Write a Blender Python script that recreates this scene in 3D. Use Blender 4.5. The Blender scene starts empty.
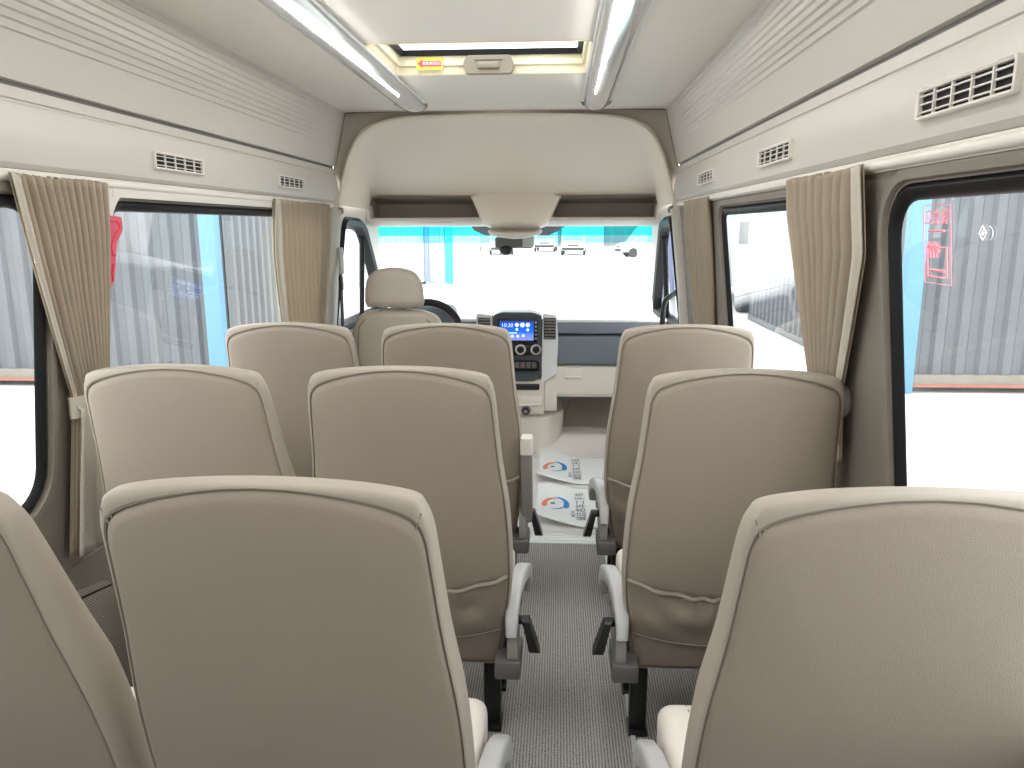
import bpy, bmesh, math, random
from mathutils import Vector, Matrix, Euler
from mathutils.geometry import tessellate_polygon
random.seed(7)
PI = math.pi
SC = bpy.context.scene
COL = SC.collection

# ------------------------------------------------------------------ materials
def mat(name, col, rough=.5, metal=0., bump=None, spec=.5, var=None, emit=None, trans=0., coat=0.):
    m = bpy.data.materials.new(name); m.use_nodes = True
    nt = m.node_tree; b = nt.nodes['Principled BSDF']
    b.inputs['Base Color'].default_value = (*col, 1); b.inputs['Roughness'].default_value = rough
    b.inputs['Metallic'].default_value = metal; b.inputs['Specular IOR Level'].default_value = spec
    if coat: b.inputs['Coat Weight'].default_value = coat
    if emit: b.inputs['Emission Color'].default_value = (*emit[0], 1); b.inputs['Emission Strength'].default_value = emit[1]
    tc = nt.nodes.new('ShaderNodeTexCoord')
    if var:      # (scale, amount): gentle mottling of the colour
        n = nt.nodes.new('ShaderNodeTexNoise'); n.inputs['Scale'].default_value = var[0]; n.inputs['Detail'].default_value = 4
        r = nt.nodes.new('ShaderNodeMapRange'); r.inputs[3].default_value = 1 - var[1]; r.inputs[4].default_value = 1 + var[1]
        mx = nt.nodes.new('ShaderNodeMix'); mx.data_type = 'RGBA'; mx.blend_type = 'MULTIPLY'; mx.inputs[0].default_value = 1
        mx.inputs[6].default_value = (*col, 1)
        nt.links.new(tc.outputs['Object'], n.inputs['Vector']); nt.links.new(n.outputs['Fac'], r.inputs[0])
        nt.links.new(r.outputs[0], mx.inputs[7]); nt.links.new(mx.outputs[2], b.inputs['Base Color'])
    if bump:     # (kind, scale, strength)
        kind, sc_, st = bump
        if kind == 'noise':
            t = nt.nodes.new('ShaderNodeTexNoise'); t.inputs['Scale'].default_value = sc_; t.inputs['Detail'].default_value = 3; out = t.outputs['Fac']
        else:
            t = nt.nodes.new('ShaderNodeTexVoronoi'); t.inputs['Scale'].default_value = sc_; out = t.outputs['Distance']
        nt.links.new(tc.outputs['Object'], t.inputs['Vector'])
        bp = nt.nodes.new('ShaderNodeBump'); bp.inputs['Strength'].default_value = st; bp.inputs['Distance'].default_value = .002
        nt.links.new(out, bp.inputs['Height']); nt.links.new(bp.outputs[0], b.inputs['Normal'])
    if trans:
        out = nt.nodes['Material Output']
        tr = nt.nodes.new('ShaderNodeBsdfTranslucent'); tr.inputs[0].default_value = (*col, 1)
        mix = nt.nodes.new('ShaderNodeMixShader'); mix.inputs[0].default_value = trans
        nt.links.new(b.outputs[0], mix.inputs[1]); nt.links.new(tr.outputs[0], mix.inputs[2]); nt.links.new(mix.outputs[0], out.inputs[0])
    return m

def glass_mat(name, tint, refl=1.0):
    m = bpy.data.materials.new(name); m.use_nodes = True; nt = m.node_tree; nt.nodes.clear()
    o = nt.nodes.new('ShaderNodeOutputMaterial'); t = nt.nodes.new('ShaderNodeBsdfTransparent'); t.inputs[0].default_value = (*tint, 1)
    g = nt.nodes.new('ShaderNodeBsdfGlossy'); g.inputs['Roughness'].default_value = .02
    lw = nt.nodes.new('ShaderNodeLayerWeight'); lw.inputs[0].default_value = .5
    f = nt.nodes.new('ShaderNodeMath'); f.operation = 'POWER'; f.inputs[1].default_value = 4.6
    k = nt.nodes.new('ShaderNodeMath'); k.operation = 'MULTIPLY_ADD'; k.inputs[1].default_value = .9 * refl; k.inputs[2].default_value = .07 * refl
    nt.links.new(lw.outputs['Facing'], f.inputs[0])
    mx = nt.nodes.new('ShaderNodeMixShader')
    nt.links.new(f.outputs[0], k.inputs[0]); nt.links.new(k.outputs[0], mx.inputs[0])
    nt.links.new(t.outputs[0], mx.inputs[1]); nt.links.new(g.outputs[0], mx.inputs[2]); nt.links.new(mx.outputs[0], o.inputs[0])
    return m

def carpet_mat():
    m = mat('carpet_weave', (.30, .285, .265), .95, spec=.1)
    nt = m.node_tree; b = nt.nodes['Principled BSDF']; tc = nt.nodes['Texture Coordinate']
    w = nt.nodes.new('ShaderNodeTexWave'); w.wave_type = 'BANDS'; w.bands_direction = 'X'; w.inputs['Scale'].default_value = 40; w.inputs['Distortion'].default_value = 1.5; w.inputs['Detail'].default_value = 2; w.inputs['Detail Scale'].default_value = 6
    n = nt.nodes.new('ShaderNodeTexNoise'); n.inputs['Scale'].default_value = 220; n.inputs['Detail'].default_value = 2
    mm = nt.nodes.new('ShaderNodeMath'); mm.operation = 'MULTIPLY_ADD'; mm.inputs[1].default_value = .45
    r = nt.nodes.new('ShaderNodeValToRGB'); r.color_ramp.elements[0].position = .35; r.color_ramp.elements[1].position = .95
    r.color_ramp.elements[0].color = (.12, .114, .104, 1); r.color_ramp.elements[1].color = (.49, .47, .44, 1)
    bp = nt.nodes.new('ShaderNodeBump'); bp.inputs['Strength'].default_value = .6; bp.inputs['Distance'].default_value = .004
    L = nt.links.new
    L(tc.outputs['Object'], w.inputs['Vector']); L(tc.outputs['Object'], n.inputs['Vector']); L(w.outputs['Fac'], mm.inputs[0]); L(n.outputs['Fac'], mm.inputs[2])
    L(mm.outputs[0], r.inputs[0]); L(r.outputs[0], b.inputs['Base Color']); L(mm.outputs[0], bp.inputs['Height']); L(bp.outputs[0], b.inputs['Normal'])
    return m

def perforated_mat():
    m = mat('perforated_grille', (.40, .36, .31), .6)
    nt = m.node_tree; b = nt.nodes['Principled BSDF']; tc = nt.nodes['Texture Coordinate']
    mp = nt.nodes.new('ShaderNodeMapping'); mp.inputs['Scale'].default_value = (0, 150, 150); mp.inputs['Rotation'].default_value = (.785, 0, 0)
    v = nt.nodes.new('ShaderNodeTexVoronoi'); v.inputs['Scale'].default_value = 1; v.inputs['Randomness'].default_value = 0
    r = nt.nodes.new('ShaderNodeValToRGB'); r.color_ramp.interpolation = 'CONSTANT'
    r.color_ramp.elements[0].color = (.15, .135, .11, 1); r.color_ramp.elements[1].position = .33; r.color_ramp.elements[1].color = (.40, .355, .30, 1)
    L = nt.links.new; L(tc.outputs['Object'], mp.inputs[0]); L(mp.outputs[0], v.inputs['Vector']); L(v.outputs['Distance'], r.inputs[0]); L(r.outputs[0], b.inputs['Base Color'])
    return m

M = dict(
    cove=mat('cove_plastic', (.56, .535, .49), .42, bump=('noise', 400, .05)),
    ceil=mat('ceiling_laminate', (.80, .765, .71), .55, bump=('noise', 300, .05)),
    dome=mat('headliner_shell', (.82, .745, .66), .6, bump=('noise', 500, .12)),
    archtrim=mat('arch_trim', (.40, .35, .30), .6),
    cubby=mat('shelf_recess_shade', (.36, .32, .28), .8),  # darker colour paints the shade inside the shelf recesses
    wall=mat('wall_trim', (.20, .178, .148), .6, bump=('noise', 500, .12)),
    pillar=mat('pillar_trim', (.50, .46, .40), .55, bump=('noise', 500, .1)),
    pale=mat('pale_trim', (.72, .69, .64), .45),
    black=mat('black_rubber', (.010, .010, .011), .5, spec=.2),
    leather=mat('seat_leather_lit', (.365, .32, .265), .5, bump=('noise', 900, .25), spec=.4),  # backrest edge; same leather as back panel, lit tone put into the colour
    panel=mat('seat_leather_shaded', (.305, .254, .206), .55, bump=('voronoi', 800, .25), spec=.3, var=(3, .04)),  # back face of that leather, its shade put into the darker colour
    cushion=mat('pale_leather', (.72, .68, .62), .5, bump=('voronoi', 420, .2), spec=.4),
    pocket=mat('pocket_leather', (.275, .232, .184), .55, bump=('noise', 500, .3), spec=.35),
    drv=mat('driver_leather', (.50, .44, .375), .55, bump=('noise', 900, .25), spec=.3),
    piping=mat('dark_seam', (.24, .20, .16), .7),
    grey=mat('light_grey_plastic', (.45, .45, .44), .4),
    dgrey=mat('dark_grey_plastic', (.13, .125, .12), .5),
    mgrey=mat('mid_grey_plastic', (.27, .255, .235), .5),
    blackp=mat('black_plastic', (.015, .015, .016), .35),
    steel=mat('black_steel', (.02, .02, .021), .4, metal=.4),
    curtain=mat('curtain_cloth', (.53, .455, .355), .9, bump=('noise', 700, .3), spec=.1, trans=.42),
    lining=mat('curtain_lining', (.66, .61, .53), .9, spec=.1, trans=.25),
    carpet=carpet_mat(), perf=perforated_mat(),
    alu=mat('aluminium_trim', (.78, .78, .77), .35, metal=.3),
    vinyl=mat('cab_mat_vinyl', (.82, .80, .77), .45, bump=('noise', 14, .8)),
    vinylf=mat('footwell_mat', (.62, .57, .50), .5, bump=('noise', 60, .5)),
    paper=mat('paper_sheet', (.93, .96, .97), .6),
    hatch=mat('hatch_cream', (.80, .73, .52), .5),
    handle=mat('hatch_handle', (.20, .17, .12), .5),
    lightbody=mat('light_housing', (.60, .62, .635), .12, coat=.6),
    led=mat('led_strip', (1, 1, 1), .5, emit=((1, .97, .93), 34.)),
    dash=mat('dash_grey', (.17, .20, .23), .55, bump=('noise', 300, .2)),
    dashtop=mat('dash_top_glare', (.72, .73, .74), .45),  # grey top painted pale for the windscreen glare on it
    stack=mat('centre_stack', (.075, .085, .10), .45),
    silver=mat('silver_trim', (.80, .82, .84), .35),
    beige=mat('dash_beige', (.82, .77, .70), .5),
    chrome=mat('chrome', (.8, .8, .8), .12, metal=1.),
    red=mat('sticker_red', (.75, .06, .10), .5),
    pink=mat('sticker_pink', (.95, .30, .38), .5),
    spink=mat('sticker_rose', (.66, .10, .16), .5),
    yellow=mat('sticker_yellow', (.90, .62, .08), .5),
    white=mat('white_ink', (.9, .9, .9), .5),
    orange=mat('logo_orange', (.90, .25, .14), .5), blue=mat('logo_blue', (.02, .30, .75), .5), teal=mat('logo_teal', (.05, .35, .40), .5),
    ink=mat('text_grey', (.22, .25, .28), .6),
    glass=glass_mat('window_glass', (.93, .96, .96), 1.2),
    wsglass=glass_mat('windscreen_glass', (.95, .97, .96), .6),
    tint=glass_mat('windscreen_tint', (.03, .72, .76), .3),
    tint2=glass_mat('windscreen_tint_fade', (.34, .80, .86), .4),
    hglass=glass_mat('hatch_glass', (.9, .93, .95), .5),
    frit=mat('glass_frit', (.05, .075, .085), .5),
    lens=mat('lamp_lens', (.75, .74, .70), .15, coat=.5),
    conc=mat('concrete_ground', (.62, .62, .60), .9, var=(1.5, .06), bump=('noise', 20, .2)),
    steelwall=mat('corrugated_steel', (.115, .125, .135), .5, var=(1.2, .15)),
    palewall=mat('corrugated_pale', (.155, .168, .175), .5, var=(.8, .12)),
    bluepost=mat('blue_paint', (.12, .27, .40), .5),
    rail=mat('base_rail', (.20, .185, .16), .8, var=(4, .3)), rust=mat('rust_red', (.36, .12, .09), .8, var=(6, .3)),
    lilac=mat('lilac_panel', (.36, .40, .60), .6), cyan=mat('cyan_panel', (.03, .45, .52), .5),
    whitewall=mat('white_panel', (.60, .62, .62), .6), vanwhite=mat('white_car_paint', (.60, .62, .63), .25, coat=.5),
    carglass=mat('car_glass', (.30, .33, .36), .1), tyre=mat('tyre', (.03, .03, .03), .8), greycar=mat('grey_car_paint', (.30, .30, .32), .3),  # car glass colour lightened to stand for reflected sky
    belt=mat('belt_webbing', (.03, .03, .035), .8),
)
def screen_mat():
    m = bpy.data.materials.new('screen_display'); m.use_nodes = True; nt = m.node_tree; b = nt.nodes['Principled BSDF']
    b.inputs['Base Color'].default_value = (.01, .02, .05, 1); b.inputs['Roughness'].default_value = .15
    tc = nt.nodes.new('ShaderNodeTexCoord'); sx = nt.nodes.new('ShaderNodeSeparateXYZ'); r = nt.nodes.new('ShaderNodeValToRGB')
    mr = nt.nodes.new('ShaderNodeMapRange'); mr.inputs[1].default_value = -.06; mr.inputs[2].default_value = .06
    L = nt.links.new; L(tc.outputs['Object'], sx.inputs[0]); L(sx.outputs['Z'], mr.inputs[0]); L(mr.outputs[0], r.inputs[0])
    e = r.color_ramp.elements; e[0].color = (.28, .30, .80, 1); e[0].position = .1; e[1].color = (.01, .06, .62, 1); e[1].position = 1
    k = e.new(.36); k.color = (.12, .25, .85, 1); k = e.new(.45); k.color = (.01, .16, .85, 1)
    L(r.outputs[0], b.inputs['Emission Color']); b.inputs['Emission Strength'].default_value = .9
    return m
M['screen'] = screen_mat()
M['icon'] = mat('screen_icon', (.5, .6, .9), .5, emit=((.55, .75, 1), .9))

# ------------------------------------------------------------------ mesh helpers
def link(name, bm, m, parent=None, smooth=35, recalc=True):
    if recalc: bmesh.ops.recalc_face_normals(bm, faces=bm.faces[:])
    me = bpy.data.meshes.new(name); bm.to_mesh(me); bm.free()
    for mm in (m if isinstance(m, (list, tuple)) else [m]): me.materials.append(mm)
    if smooth:
        for p in me.polygons: p.use_smooth = True
        me.set_sharp_from_angle(angle=math.radians(smooth))
    o = bpy.data.objects.new(name, me); COL.objects.link(o)
    if parent: o.parent = parent
    return o
def tag(o, label, cat=None, group=None, kind=None):
    if label: o['label'] = label
    if cat: o['category'] = cat
    if group: o['group'] = group
    if kind: o['kind'] = kind
    return o
def empty(name, loc, label, cat, group=None, kind=None, rz=0):
    o = bpy.data.objects.new(name, None); COL.objects.link(o); o.location = loc; o.rotation_euler.z = rz; o.empty_display_size = .1
    return tag(o, label, cat, group, kind)
def copy_tree(o, parent=None):
    c = o.copy(); COL.objects.link(c)
    if parent: c.parent = parent
    for ch in list(o.children): copy_tree(ch, c)
    return c
def B(): return bmesh.new()
def box(bm, c, s, rot=None, bev=0., seg=2, mi=0):
    g = bmesh.ops.create_cube(bm, size=1.)
    vs = g['verts']
    bmesh.ops.scale(bm, vec=s, verts=vs)
    if bev:
        es = list({e for v in vs for e in v.link_edges})
        r = bmesh.ops.bevel(bm, geom=es, offset=bev, segments=seg, affect='EDGES', profile=.5)
        vs = list({v for f in r['faces'] for v in f.verts} | {v for v in vs if v.is_valid})
    if rot: bmesh.ops.rotate(bm, cent=(0, 0, 0), matrix=Euler(rot).to_matrix(), verts=vs)
    bmesh.ops.translate(bm, vec=c, verts=vs)
    if mi:
        for f in {f for v in vs for f in v.link_faces}: f.material_index = mi
    return vs
def tube(bm, pts, r, n=10, closed=False, caps=True, mi=0, flat=None):
    pts = [Vector(p) for p in pts]; k = len(pts); rs = r if isinstance(r, (list, tuple)) else [r] * k
    rings = []; prev = None
    for i, p in enumerate(pts):
        a = pts[(i - 1) % k] if (closed or i > 0) else p; b = pts[(i + 1) % k] if (closed or i < k - 1) else p
        t = (b - a).normalized()
        if prev is None:
            u = t.cross(Vector((0, 0, 1)));  u = u if u.length > .05 else t.cross(Vector((1, 0, 0)))
        else: u = prev - t * prev.dot(t)
        u.normalize(); prev = u; w = t.cross(u)
        fx, fy = flat if flat else (1, 1)
        rings.append([bm.verts.new(p + u * math.cos(2 * PI * j / n) * rs[i] * fx + w * math.sin(2 * PI * j / n) * rs[i] * fy) for j in range(n)])
    fs = []
    m = k if closed else k - 1
    for i in range(m):
        A, C = rings[i], rings[(i + 1) % k]
        for j in range(n): fs.append(bm.faces.new((A[j], A[(j + 1) % n], C[(j + 1) % n], C[j])))
    if caps and not closed: fs.append(bm.faces.new(rings[0][::-1])); fs.append(bm.faces.new(rings[-1]))
    for f in fs: f.material_index = mi
def loft(bm, rings, closed=True, cap0=False, cap1=False, mi=0):
    R = [[bm.verts.new(p) for p in r] for r in rings]; n = len(R[0]); fs = []
    for a, b in zip(R, R[1:]):
        for j in range(n if closed else n - 1):
            fs.append(bm.faces.new((a[j], a[(j + 1) % n], b[(j + 1) % n], b[j])))
    if cap0: fs.append(bm.faces.new(R[0][::-1]))
    if cap1: fs.append(bm.faces.new(R[-1]))
    for f in fs: f.material_index = mi
    return R
def prism(bm, poly, f, a, b, mi=0):
    """poly = 2-D points, f(u, v, w) -> 3-D point, extruded from w=a to w=b"""
    loft(bm, [[f(u, v, a) for u, v in poly], [f(u, v, b) for u, v in poly]], True, True, True, mi)
def plate(bm, outer, holes, f):
    loops = [outer] + holes
    tris = tessellate_polygon([[Vector((p[0], p[1], 0)) for p in l] for l in loops])
    flat = [p for l in loops for p in l]; vs = [bm.verts.new(f(*p)) for p in flat]
    for t in tris:
        try: bm.faces.new([vs[i] for i in t])
        except ValueError: pass
def rrect(a0, a1, b0, b1, r, n=6):
    pts = []
    for (ca, cb, s) in ((a1 - r, b1 - r, 0), (a0 + r, b1 - r, 1), (a0 + r, b0 + r, 2), (a1 - r, b0 + r, 3)):
        for i in range(n + 1):
            t = PI / 2 * (s + i / n); pts.append((ca + r * math.cos(t), cb + r * math.sin(t)))
    return pts
def offset(poly, d):
    """grow a counter-clockwise polygon outwards by d"""
    n = len(poly); out = []
    for i in range(n):
        p0, p1, p2 = Vector(poly[i - 1]), Vector(poly[i]), Vector(poly[(i + 1) % n])
        e1 = (p1 - p0).normalized(); e2 = (p2 - p1).normalized()
        n1 = Vector((e1.y, -e1.x)); n2 = Vector((e2.y, -e2.x)); b = (n1 + n2); b.normalize()
        out.append(tuple(p1 + b * (d / max(.4, b.dot(n1)))))
    return out
def round_poly(poly, r, n=5):
    out = []; k = len(poly)
    for i in range(k):
        p0, p1, p2 = Vector(poly[i - 1]), Vector(poly[i]), Vector(poly[(i + 1) % k]); rr = r[i] if isinstance(r, (list, tuple)) else r
        a = p1 + (p0 - p1).normalized() * rr; c = p1 + (p2 - p1).normalized() * rr
        for j in range(n + 1):
            t = j / n; out.append(tuple((1 - t) ** 2 * a + 2 * t * (1 - t) * p1 + t * t * c))
    return out
def catmull(P, n):
    P = [Vector(p) for p in P]; out = []
    for i in range(len(P) - 1):
        a = P[i - 1] if i else 2 * P[0] - P[1]; b, c = P[i], P[i + 1]; d = P[i + 2] if i + 2 < len(P) else 2 * P[-1] - P[-2]
        for j in range(n):
            t = j / n
            out.append(.5 * ((2 * b) + (c - a) * t + (2 * a - 5 * b + 4 * c - d) * t * t + (3 * b - a - 3 * c + d) * t ** 3))
    out.append(P[-1]); return out
def disc(bm, c, r, depth, axis='y', n=24, mi=0, r2=None):
    c = Vector(c); r2 = r if r2 is None else r2
    def P(t, rad, w):
        x, y = rad * math.cos(t), rad * math.sin(t)
        return c + (Vector((x, w, y)) if axis == 'y' else Vector((x, y, w)) if axis == 'z' else Vector((w, x, y)))
    loft(bm, [[P(2 * PI * i / n, r, 0) for i in range(n)], [P(2 * PI * i / n, r2, depth) for i in range(n)]], True, True, True, mi)
def text(name, s, size, m, parent, loc, rot, align='CENTER'):
    c = bpy.data.curves.new(name, 'FONT'); c.body = s; c.size = size; c.align_x = align; c.align_y = 'CENTER'; c.extrude = .0002
    t = bpy.data.objects.new(name, c); COL.objects.link(t); bpy.context.view_layer.update()
    me = bpy.data.meshes.new_from_object(t.evaluated_get(bpy.context.evaluated_depsgraph_get())); me.name = name
    bpy.data.objects.remove(t); me.materials.clear(); me.materials.append(m)
    o = bpy.data.objects.new(name, me); COL.objects.link(o); o.parent = parent; o.location = loc; o.rotation_euler = rot
    return o

def wall_x(z):           # inner face of the side walls: they lean inwards towards the roof
    return .84 + .12 * (1.1 - z) if z > .5 else .912
YB, YF = -1.0, 3.69      # rear end of the body, front end of the passenger cabin

# ------------------------------------------------------------------ floor, ceiling, coves
bm = B(); box(bm, (0, (YB + 3.0) / 2, -.02), (1.83, 3.0 - YB, .04))
fl = tag(link('floor', bm, M['carpet'], smooth=0), 'grey ribbed carpet running down the aisle between the seats', 'floor', kind='structure')
bm = B(); box(bm, (0, 3.07, -.014), (1.83, .13, .036), bev=.006)
for k in range(3): box(bm, (0, 3.03 + .035 * k, .0055), (1.82, .008, .005), bev=.002, seg=1)
tag(link('floor_edge_strip', bm, M['alu']), 'pale ridged metal strip at the front edge of the aisle carpet', 'floor strip', kind='structure')
bm = B()   # cab floor, footwell slope
prof = [(3.135, 0), (4.48, 0), (4.60, .015), (5.10, .33), (5.10, -.05), (3.135, -.05)]
prism(bm, prof, lambda u, v, w: (w, u, v), -.912, .912)
tag(link('floor_cab', bm, M['vinyl'], smooth=20), 'pale vinyl floor of the driving cab rising to the footwell', 'floor', kind='structure')

HX0, HX1, HY0, HY1 = -.325, .350, 2.395, 2.868
bm = B()
cz_ = lambda x: 1.836 - .012 * (x / .74) ** 2
plate(bm, [(-.74, YB), (.74, YB), (.74, YF), (-.74, YF)], [rrect(HX0, HX1, HY0, HY1, .02)[::-1]], lambda x, y: (x, y, cz_(x)))
ce = tag(link('ceiling', bm, M['ceil'], smooth=20), 'pale grey laminated ceiling of the minibus with a roof hatch opening', 'ceiling', kind='structure')

def cove(side, n, label):
    s = side; bm = B()
    upper = [(.740, 1.824), (.799, 1.580)]
    prof = [(.740, 1.824)]
    nr = 9                                      # fine ridges near the ceiling line
    for k in range(nr):
        z = 1.812 - .0175 * k
        x = .740 + .059 * (1.824 - z) / .244
        prof += [(x, z), (x - .005, z - .0015), (x - .005, z - .0040), (x + .002, z - .0065)]
    def at(z): return .740 + .059 * (1.824 - z) / .244
    # ridges fade out one by one before the front end: build ribbed and plain lengths
    plain = [(.740, 1.824)] + [(at(1.812 - .0175 * k - d), 1.812 - .0175 * k - d) for k in range(nr) for d in (0, .002, .0045, .0065)]
    low = [(.799, 1.582), (.812, 1.580), (.812, 1.572), (.803, 1.570), (.802, 1.548), (.806, 1.546), (.806, 1.541), (.800, 1.538), (.789, 1.49), (.787, 1.455), (.793, 1.425), (.806, 1.412), (.835, 1.408)]
    full = lambda p: [(x, z) for x, z in p] + low
    rings = []
    for y, mixf in ((YB, 1), (3.18, 1), (3.34, 0), (YF, 0)):
        pts = []
        for i, ((xa, za), (xb, zb)) in enumerate(zip(prof, plain)):
            if i == 0: f_ = 0
            else:
                k = (i - 1) // 4; f_ = mixf
            pts.append((s * (xa * f_ + xb * (1 - f_)), y, za))
        rings.append(pts + [(s * x, y, z) for x, z in low])
    loft(bm, rings, closed=False)
    o = link('trim_%d' % n, bm, M['cove'], smooth=25)
    tag(o, label, 'cove panel', kind='structure')
    g = B(); box(g, (s * .8125, (YB + YF) / 2, 1.5762), (.004, YF - YB, .0085))
    link('groove', g, M['dgrey'], o)
    r = B(); tube(r, [(s * .797, YB, 1.400), (s * .797, YF - .09, 1.400)], .009, 12); box(r, (s * .806, (YB + YF) / 2 - .04, 1.401), (.014, YF - YB - .10, .024))
    link('curtain_rail', r, M['pale'], o)
    return o
cove(-1, 1, 'cream ribbed cove panel above the left-hand windows')
cove(1, 2, 'cream ribbed cove panel above the right-hand windows')

# ------------------------------------------------------------------ side walls and windows
WINS = {-1: [(.10, 1.575, .68, 1.365, .10), (1.79, 3.42, .68, 1.365, .07)], 1: [(.05, 1.365, .66, 1.365, .09), (1.72, 2.715, .68, 1.362, .05)]}
CABH = {s: round_poly([(3.80, .78), (4.86, .78), (4.83, .86), (4.20, 1.315), (3.82, 1.325)], [.05, .03, .05, .1, .06]) for s in (-1, 1)}
wlabels = {(-1, 0): 'large side window beside the rear left seats, partly behind the gathered curtain', (-1, 1): 'long side window between the two left curtains, red sticker at its edge',
           (1, 0): 'large side window at the rear right with a pink printed decal', (1, 1): 'small side window between the two right-hand curtains'}
wn = 0
def wall(side):
    global wn
    s = side; nm = 'wall_left' if s < 0 else 'wall_right'
    bm = B(); f = lambda y, z: (s * wall_x(z), y, z)
    rects = [rrect(*w) for w in WINS[s]]
    plate(bm, [(YB, .5), (YF + .01, .5), (YF + .01, 1.415), (YB, 1.415)], [h[::-1] for h in rects], f)
    plate(bm, [(YB, 0), (YF + .01, 0), (YF + .01, .5), (YB, .5)], [], lambda y, z: (s * .912, y, z))
    for h in rects:      # reveal: a rounded trim step around the opening
        a = offset(h, .028)
        loft(bm, [[(s * (wall_x(z) - .001), y, z) for y, z in a], [(s * (wall_x(z) - .009), y, z) for y, z in offset(h, .020)],
                  [(s * (wall_x(z) - .009), y, z) for y, z in offset(h, .006)], [(s * (wall_x(z) + .012), y, z) for y, z in h]])
    o = link(nm, bm, M['wall'], smooth=30)
    tag(o, 'taupe moulded %s side wall of the cabin around the windows' % ('left' if s < 0 else 'right'), 'wall', kind='structure')
    for i, h in enumerate(rects):
        wn += 1
        b = B(); inn = offset(h, -.026)
        loft(b, [[(s * (wall_x(z) + .004), y, z) for y, z in h], [(s * (wall_x(z) - .002), y, z) for y, z in offset(h, -.008)],
                 [(s * (wall_x(z) + .002), y, z) for y, z in offset(h, -.020)], [(s * (wall_x(z) + .012), y, z) for y, z in inn], [(s * (wall_x(z) + .014), y, z) for y, z in h]])
        w = link('window_%d' % wn, b, M['black'], smooth=50)
        tag(w, wlabels[(s, i)], 'window', kind='structure')
        g = B(); plate(g, inn, [], lambda y, z: (s * (wall_x(z) + .009), y, z)); link('pane', g, M['glass'], w, smooth=0)
    if s < 0:
        g = B(); prism(g, round_poly([(1.80, 1.372), (3.55, 1.372), (3.55, 1.392), (1.80, 1.392)], .004, 2), lambda u, v, w: (-(wall_x(v) - w), u, v), -.004, .012)
        prism(g, round_poly([(1.70, 1.392), (1.70, 1.20), (1.785, 1.20), (1.80, 1.35), (1.86, 1.392)], [.01, .01, .01, .05, .01], 5), lambda u, v, w: (-(wall_x(v) - w), u, v), .0, .011); link('pelmet', g, M['pale'], o)['label'] = 'pale pelmet over the window'
    # seam line on the lower wall
    g = B(); tube(g, [(s * .9115, YB, .494), (s * .9115, YF, .494)], .003, 6); link('seam', g, M['wall'], o)
    # cab door
    bm = B(); H = CABH[s]
    plate(bm, [(YF, 0), (5.15, 0), (5.15, .70), (4.28, 1.42), (YF, 1.42)], [H[::-1]], lambda y, z: (s * wall_x(z) if z > .5 else s * .912, y, z))
    d = link('door_%d' % (1 if s < 0 else 2), bm, M['pale'], smooth=30)
    tag(d, '%s front door of the driving cab with a black window seal' % ('left' if s < 0 else 'right'), 'door', kind='structure')
    b = B(); inn = offset(H, -.03); out = offset(H, .03)
    loft(b, [[(s * (wall_x(z) - .002), y, z) for y, z in out], [(s * (wall_x(z) - .022), y, z) for y, z in offset(H, .012)], [(s * (wall_x(z) - .016), y, z) for y, z in offset(H, -.012)], [(s * (wall_x(z) + .03), y, z) for y, z in inn]])
    tube(b, [(s * (wall_x(.8) - 0), 4.36, .80), (s * (wall_x(1.2) + .005), 4.27, 1.245)], .015, 8)
    link('seal', b, M['black'], d)
    g = B(); plate(g, inn, [], lambda y, z: (s * (wall_x(z) + .02), y, z)); link('pane', g, M['glass'], d, smooth=0)
wall(-1); wall(1)

# rear wall with the two glazed rear doors
bm = B(); rh = [rrect(-.66, -.08, .95, 1.36, .07), rrect(.08, .66, .95, 1.36, .07)]
plate(bm, [(-.92, 0), (.92, 0), (.92, .5), (.80, 1.42), (.742, 1.83), (-.742, 1.83), (-.80, 1.42), (-.92, .5)], [h[::-1] for h in rh], lambda x, z: (x, YB, z))
rw = tag(link('wall_rear', bm, M['wall'], smooth=0), 'taupe rear wall with two rear door windows', 'wall', kind='structure')
for i, h in enumerate(rh):
    g = B(); plate(g, h, [], lambda x, z: (x, YB - .02, z)); w = tag(link('window_%d' % (5 + i), g, M['glass'], smooth=0), 'rear door window %s half' % ('left' if i == 0 else 'right'), 'window', kind='structure')
    b = B(); loft(b, [[(x, YB - .02, z) for x, z in offset(h, -.02)], [(x, YB + .005, z) for x, z in h], [(x, YB - .022, z) for x, z in offset(h, .004)]]); link('seal', b, M['black'], w)

# pillar covers beside the bulkhead
for s, lb in ((-1, 'grey cover of the left door pillar behind the driver'), (1, 'grey cover of the right door pillar beside the front curtain')):
    bm = B(); rings = []
    for z in (.10, .5, .8, 1.1, 1.36, 1.42, 1.45):
        xo = wall_x(z) + .01; xi = wall_x(z) - (.024 if z < 1.4 else .016)
        rings.append([(s * xo, 3.60, z), (s * (xi + .012), 3.61, z), (s * xi, 3.64, z), (s * xi, 3.715, z), (s * (xi + .012), 3.745, z), (s * xo, 3.75, z)])
    loft(bm, rings, True, True, True)
    tag(link('trim_%d' % (3 if s < 0 else 4), bm, M['pillar']), lb, 'pillar cover', kind='structure')

# perforated grille low on the left wall
bm = B(); prism(bm, round_poly([(1.50, .06), (1.845, .06), (1.81, .36), (1.78, .405), (1.56, .45), (1.52, .42)], .03), lambda u, v, w: (-.912 + w, u, v), -.004, .006)
tag(link('wall_grille', bm, M['perf']), 'perforated taupe grille low on the left wall below the curtain', 'grille', kind='structure')

for x, lb in ((.462, 'thin aluminium floor rail right of the aisle carpet'), (.066, 'thin aluminium floor rail left of the aisle carpet')):
    bm = B(); box(bm, (x, 1.0, .003), (.014, 3.9, .006), bev=.002, seg=1); tag(link('floor_rail', bm, M['alu']), lb, 'floor rail', kind='structure')

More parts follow.
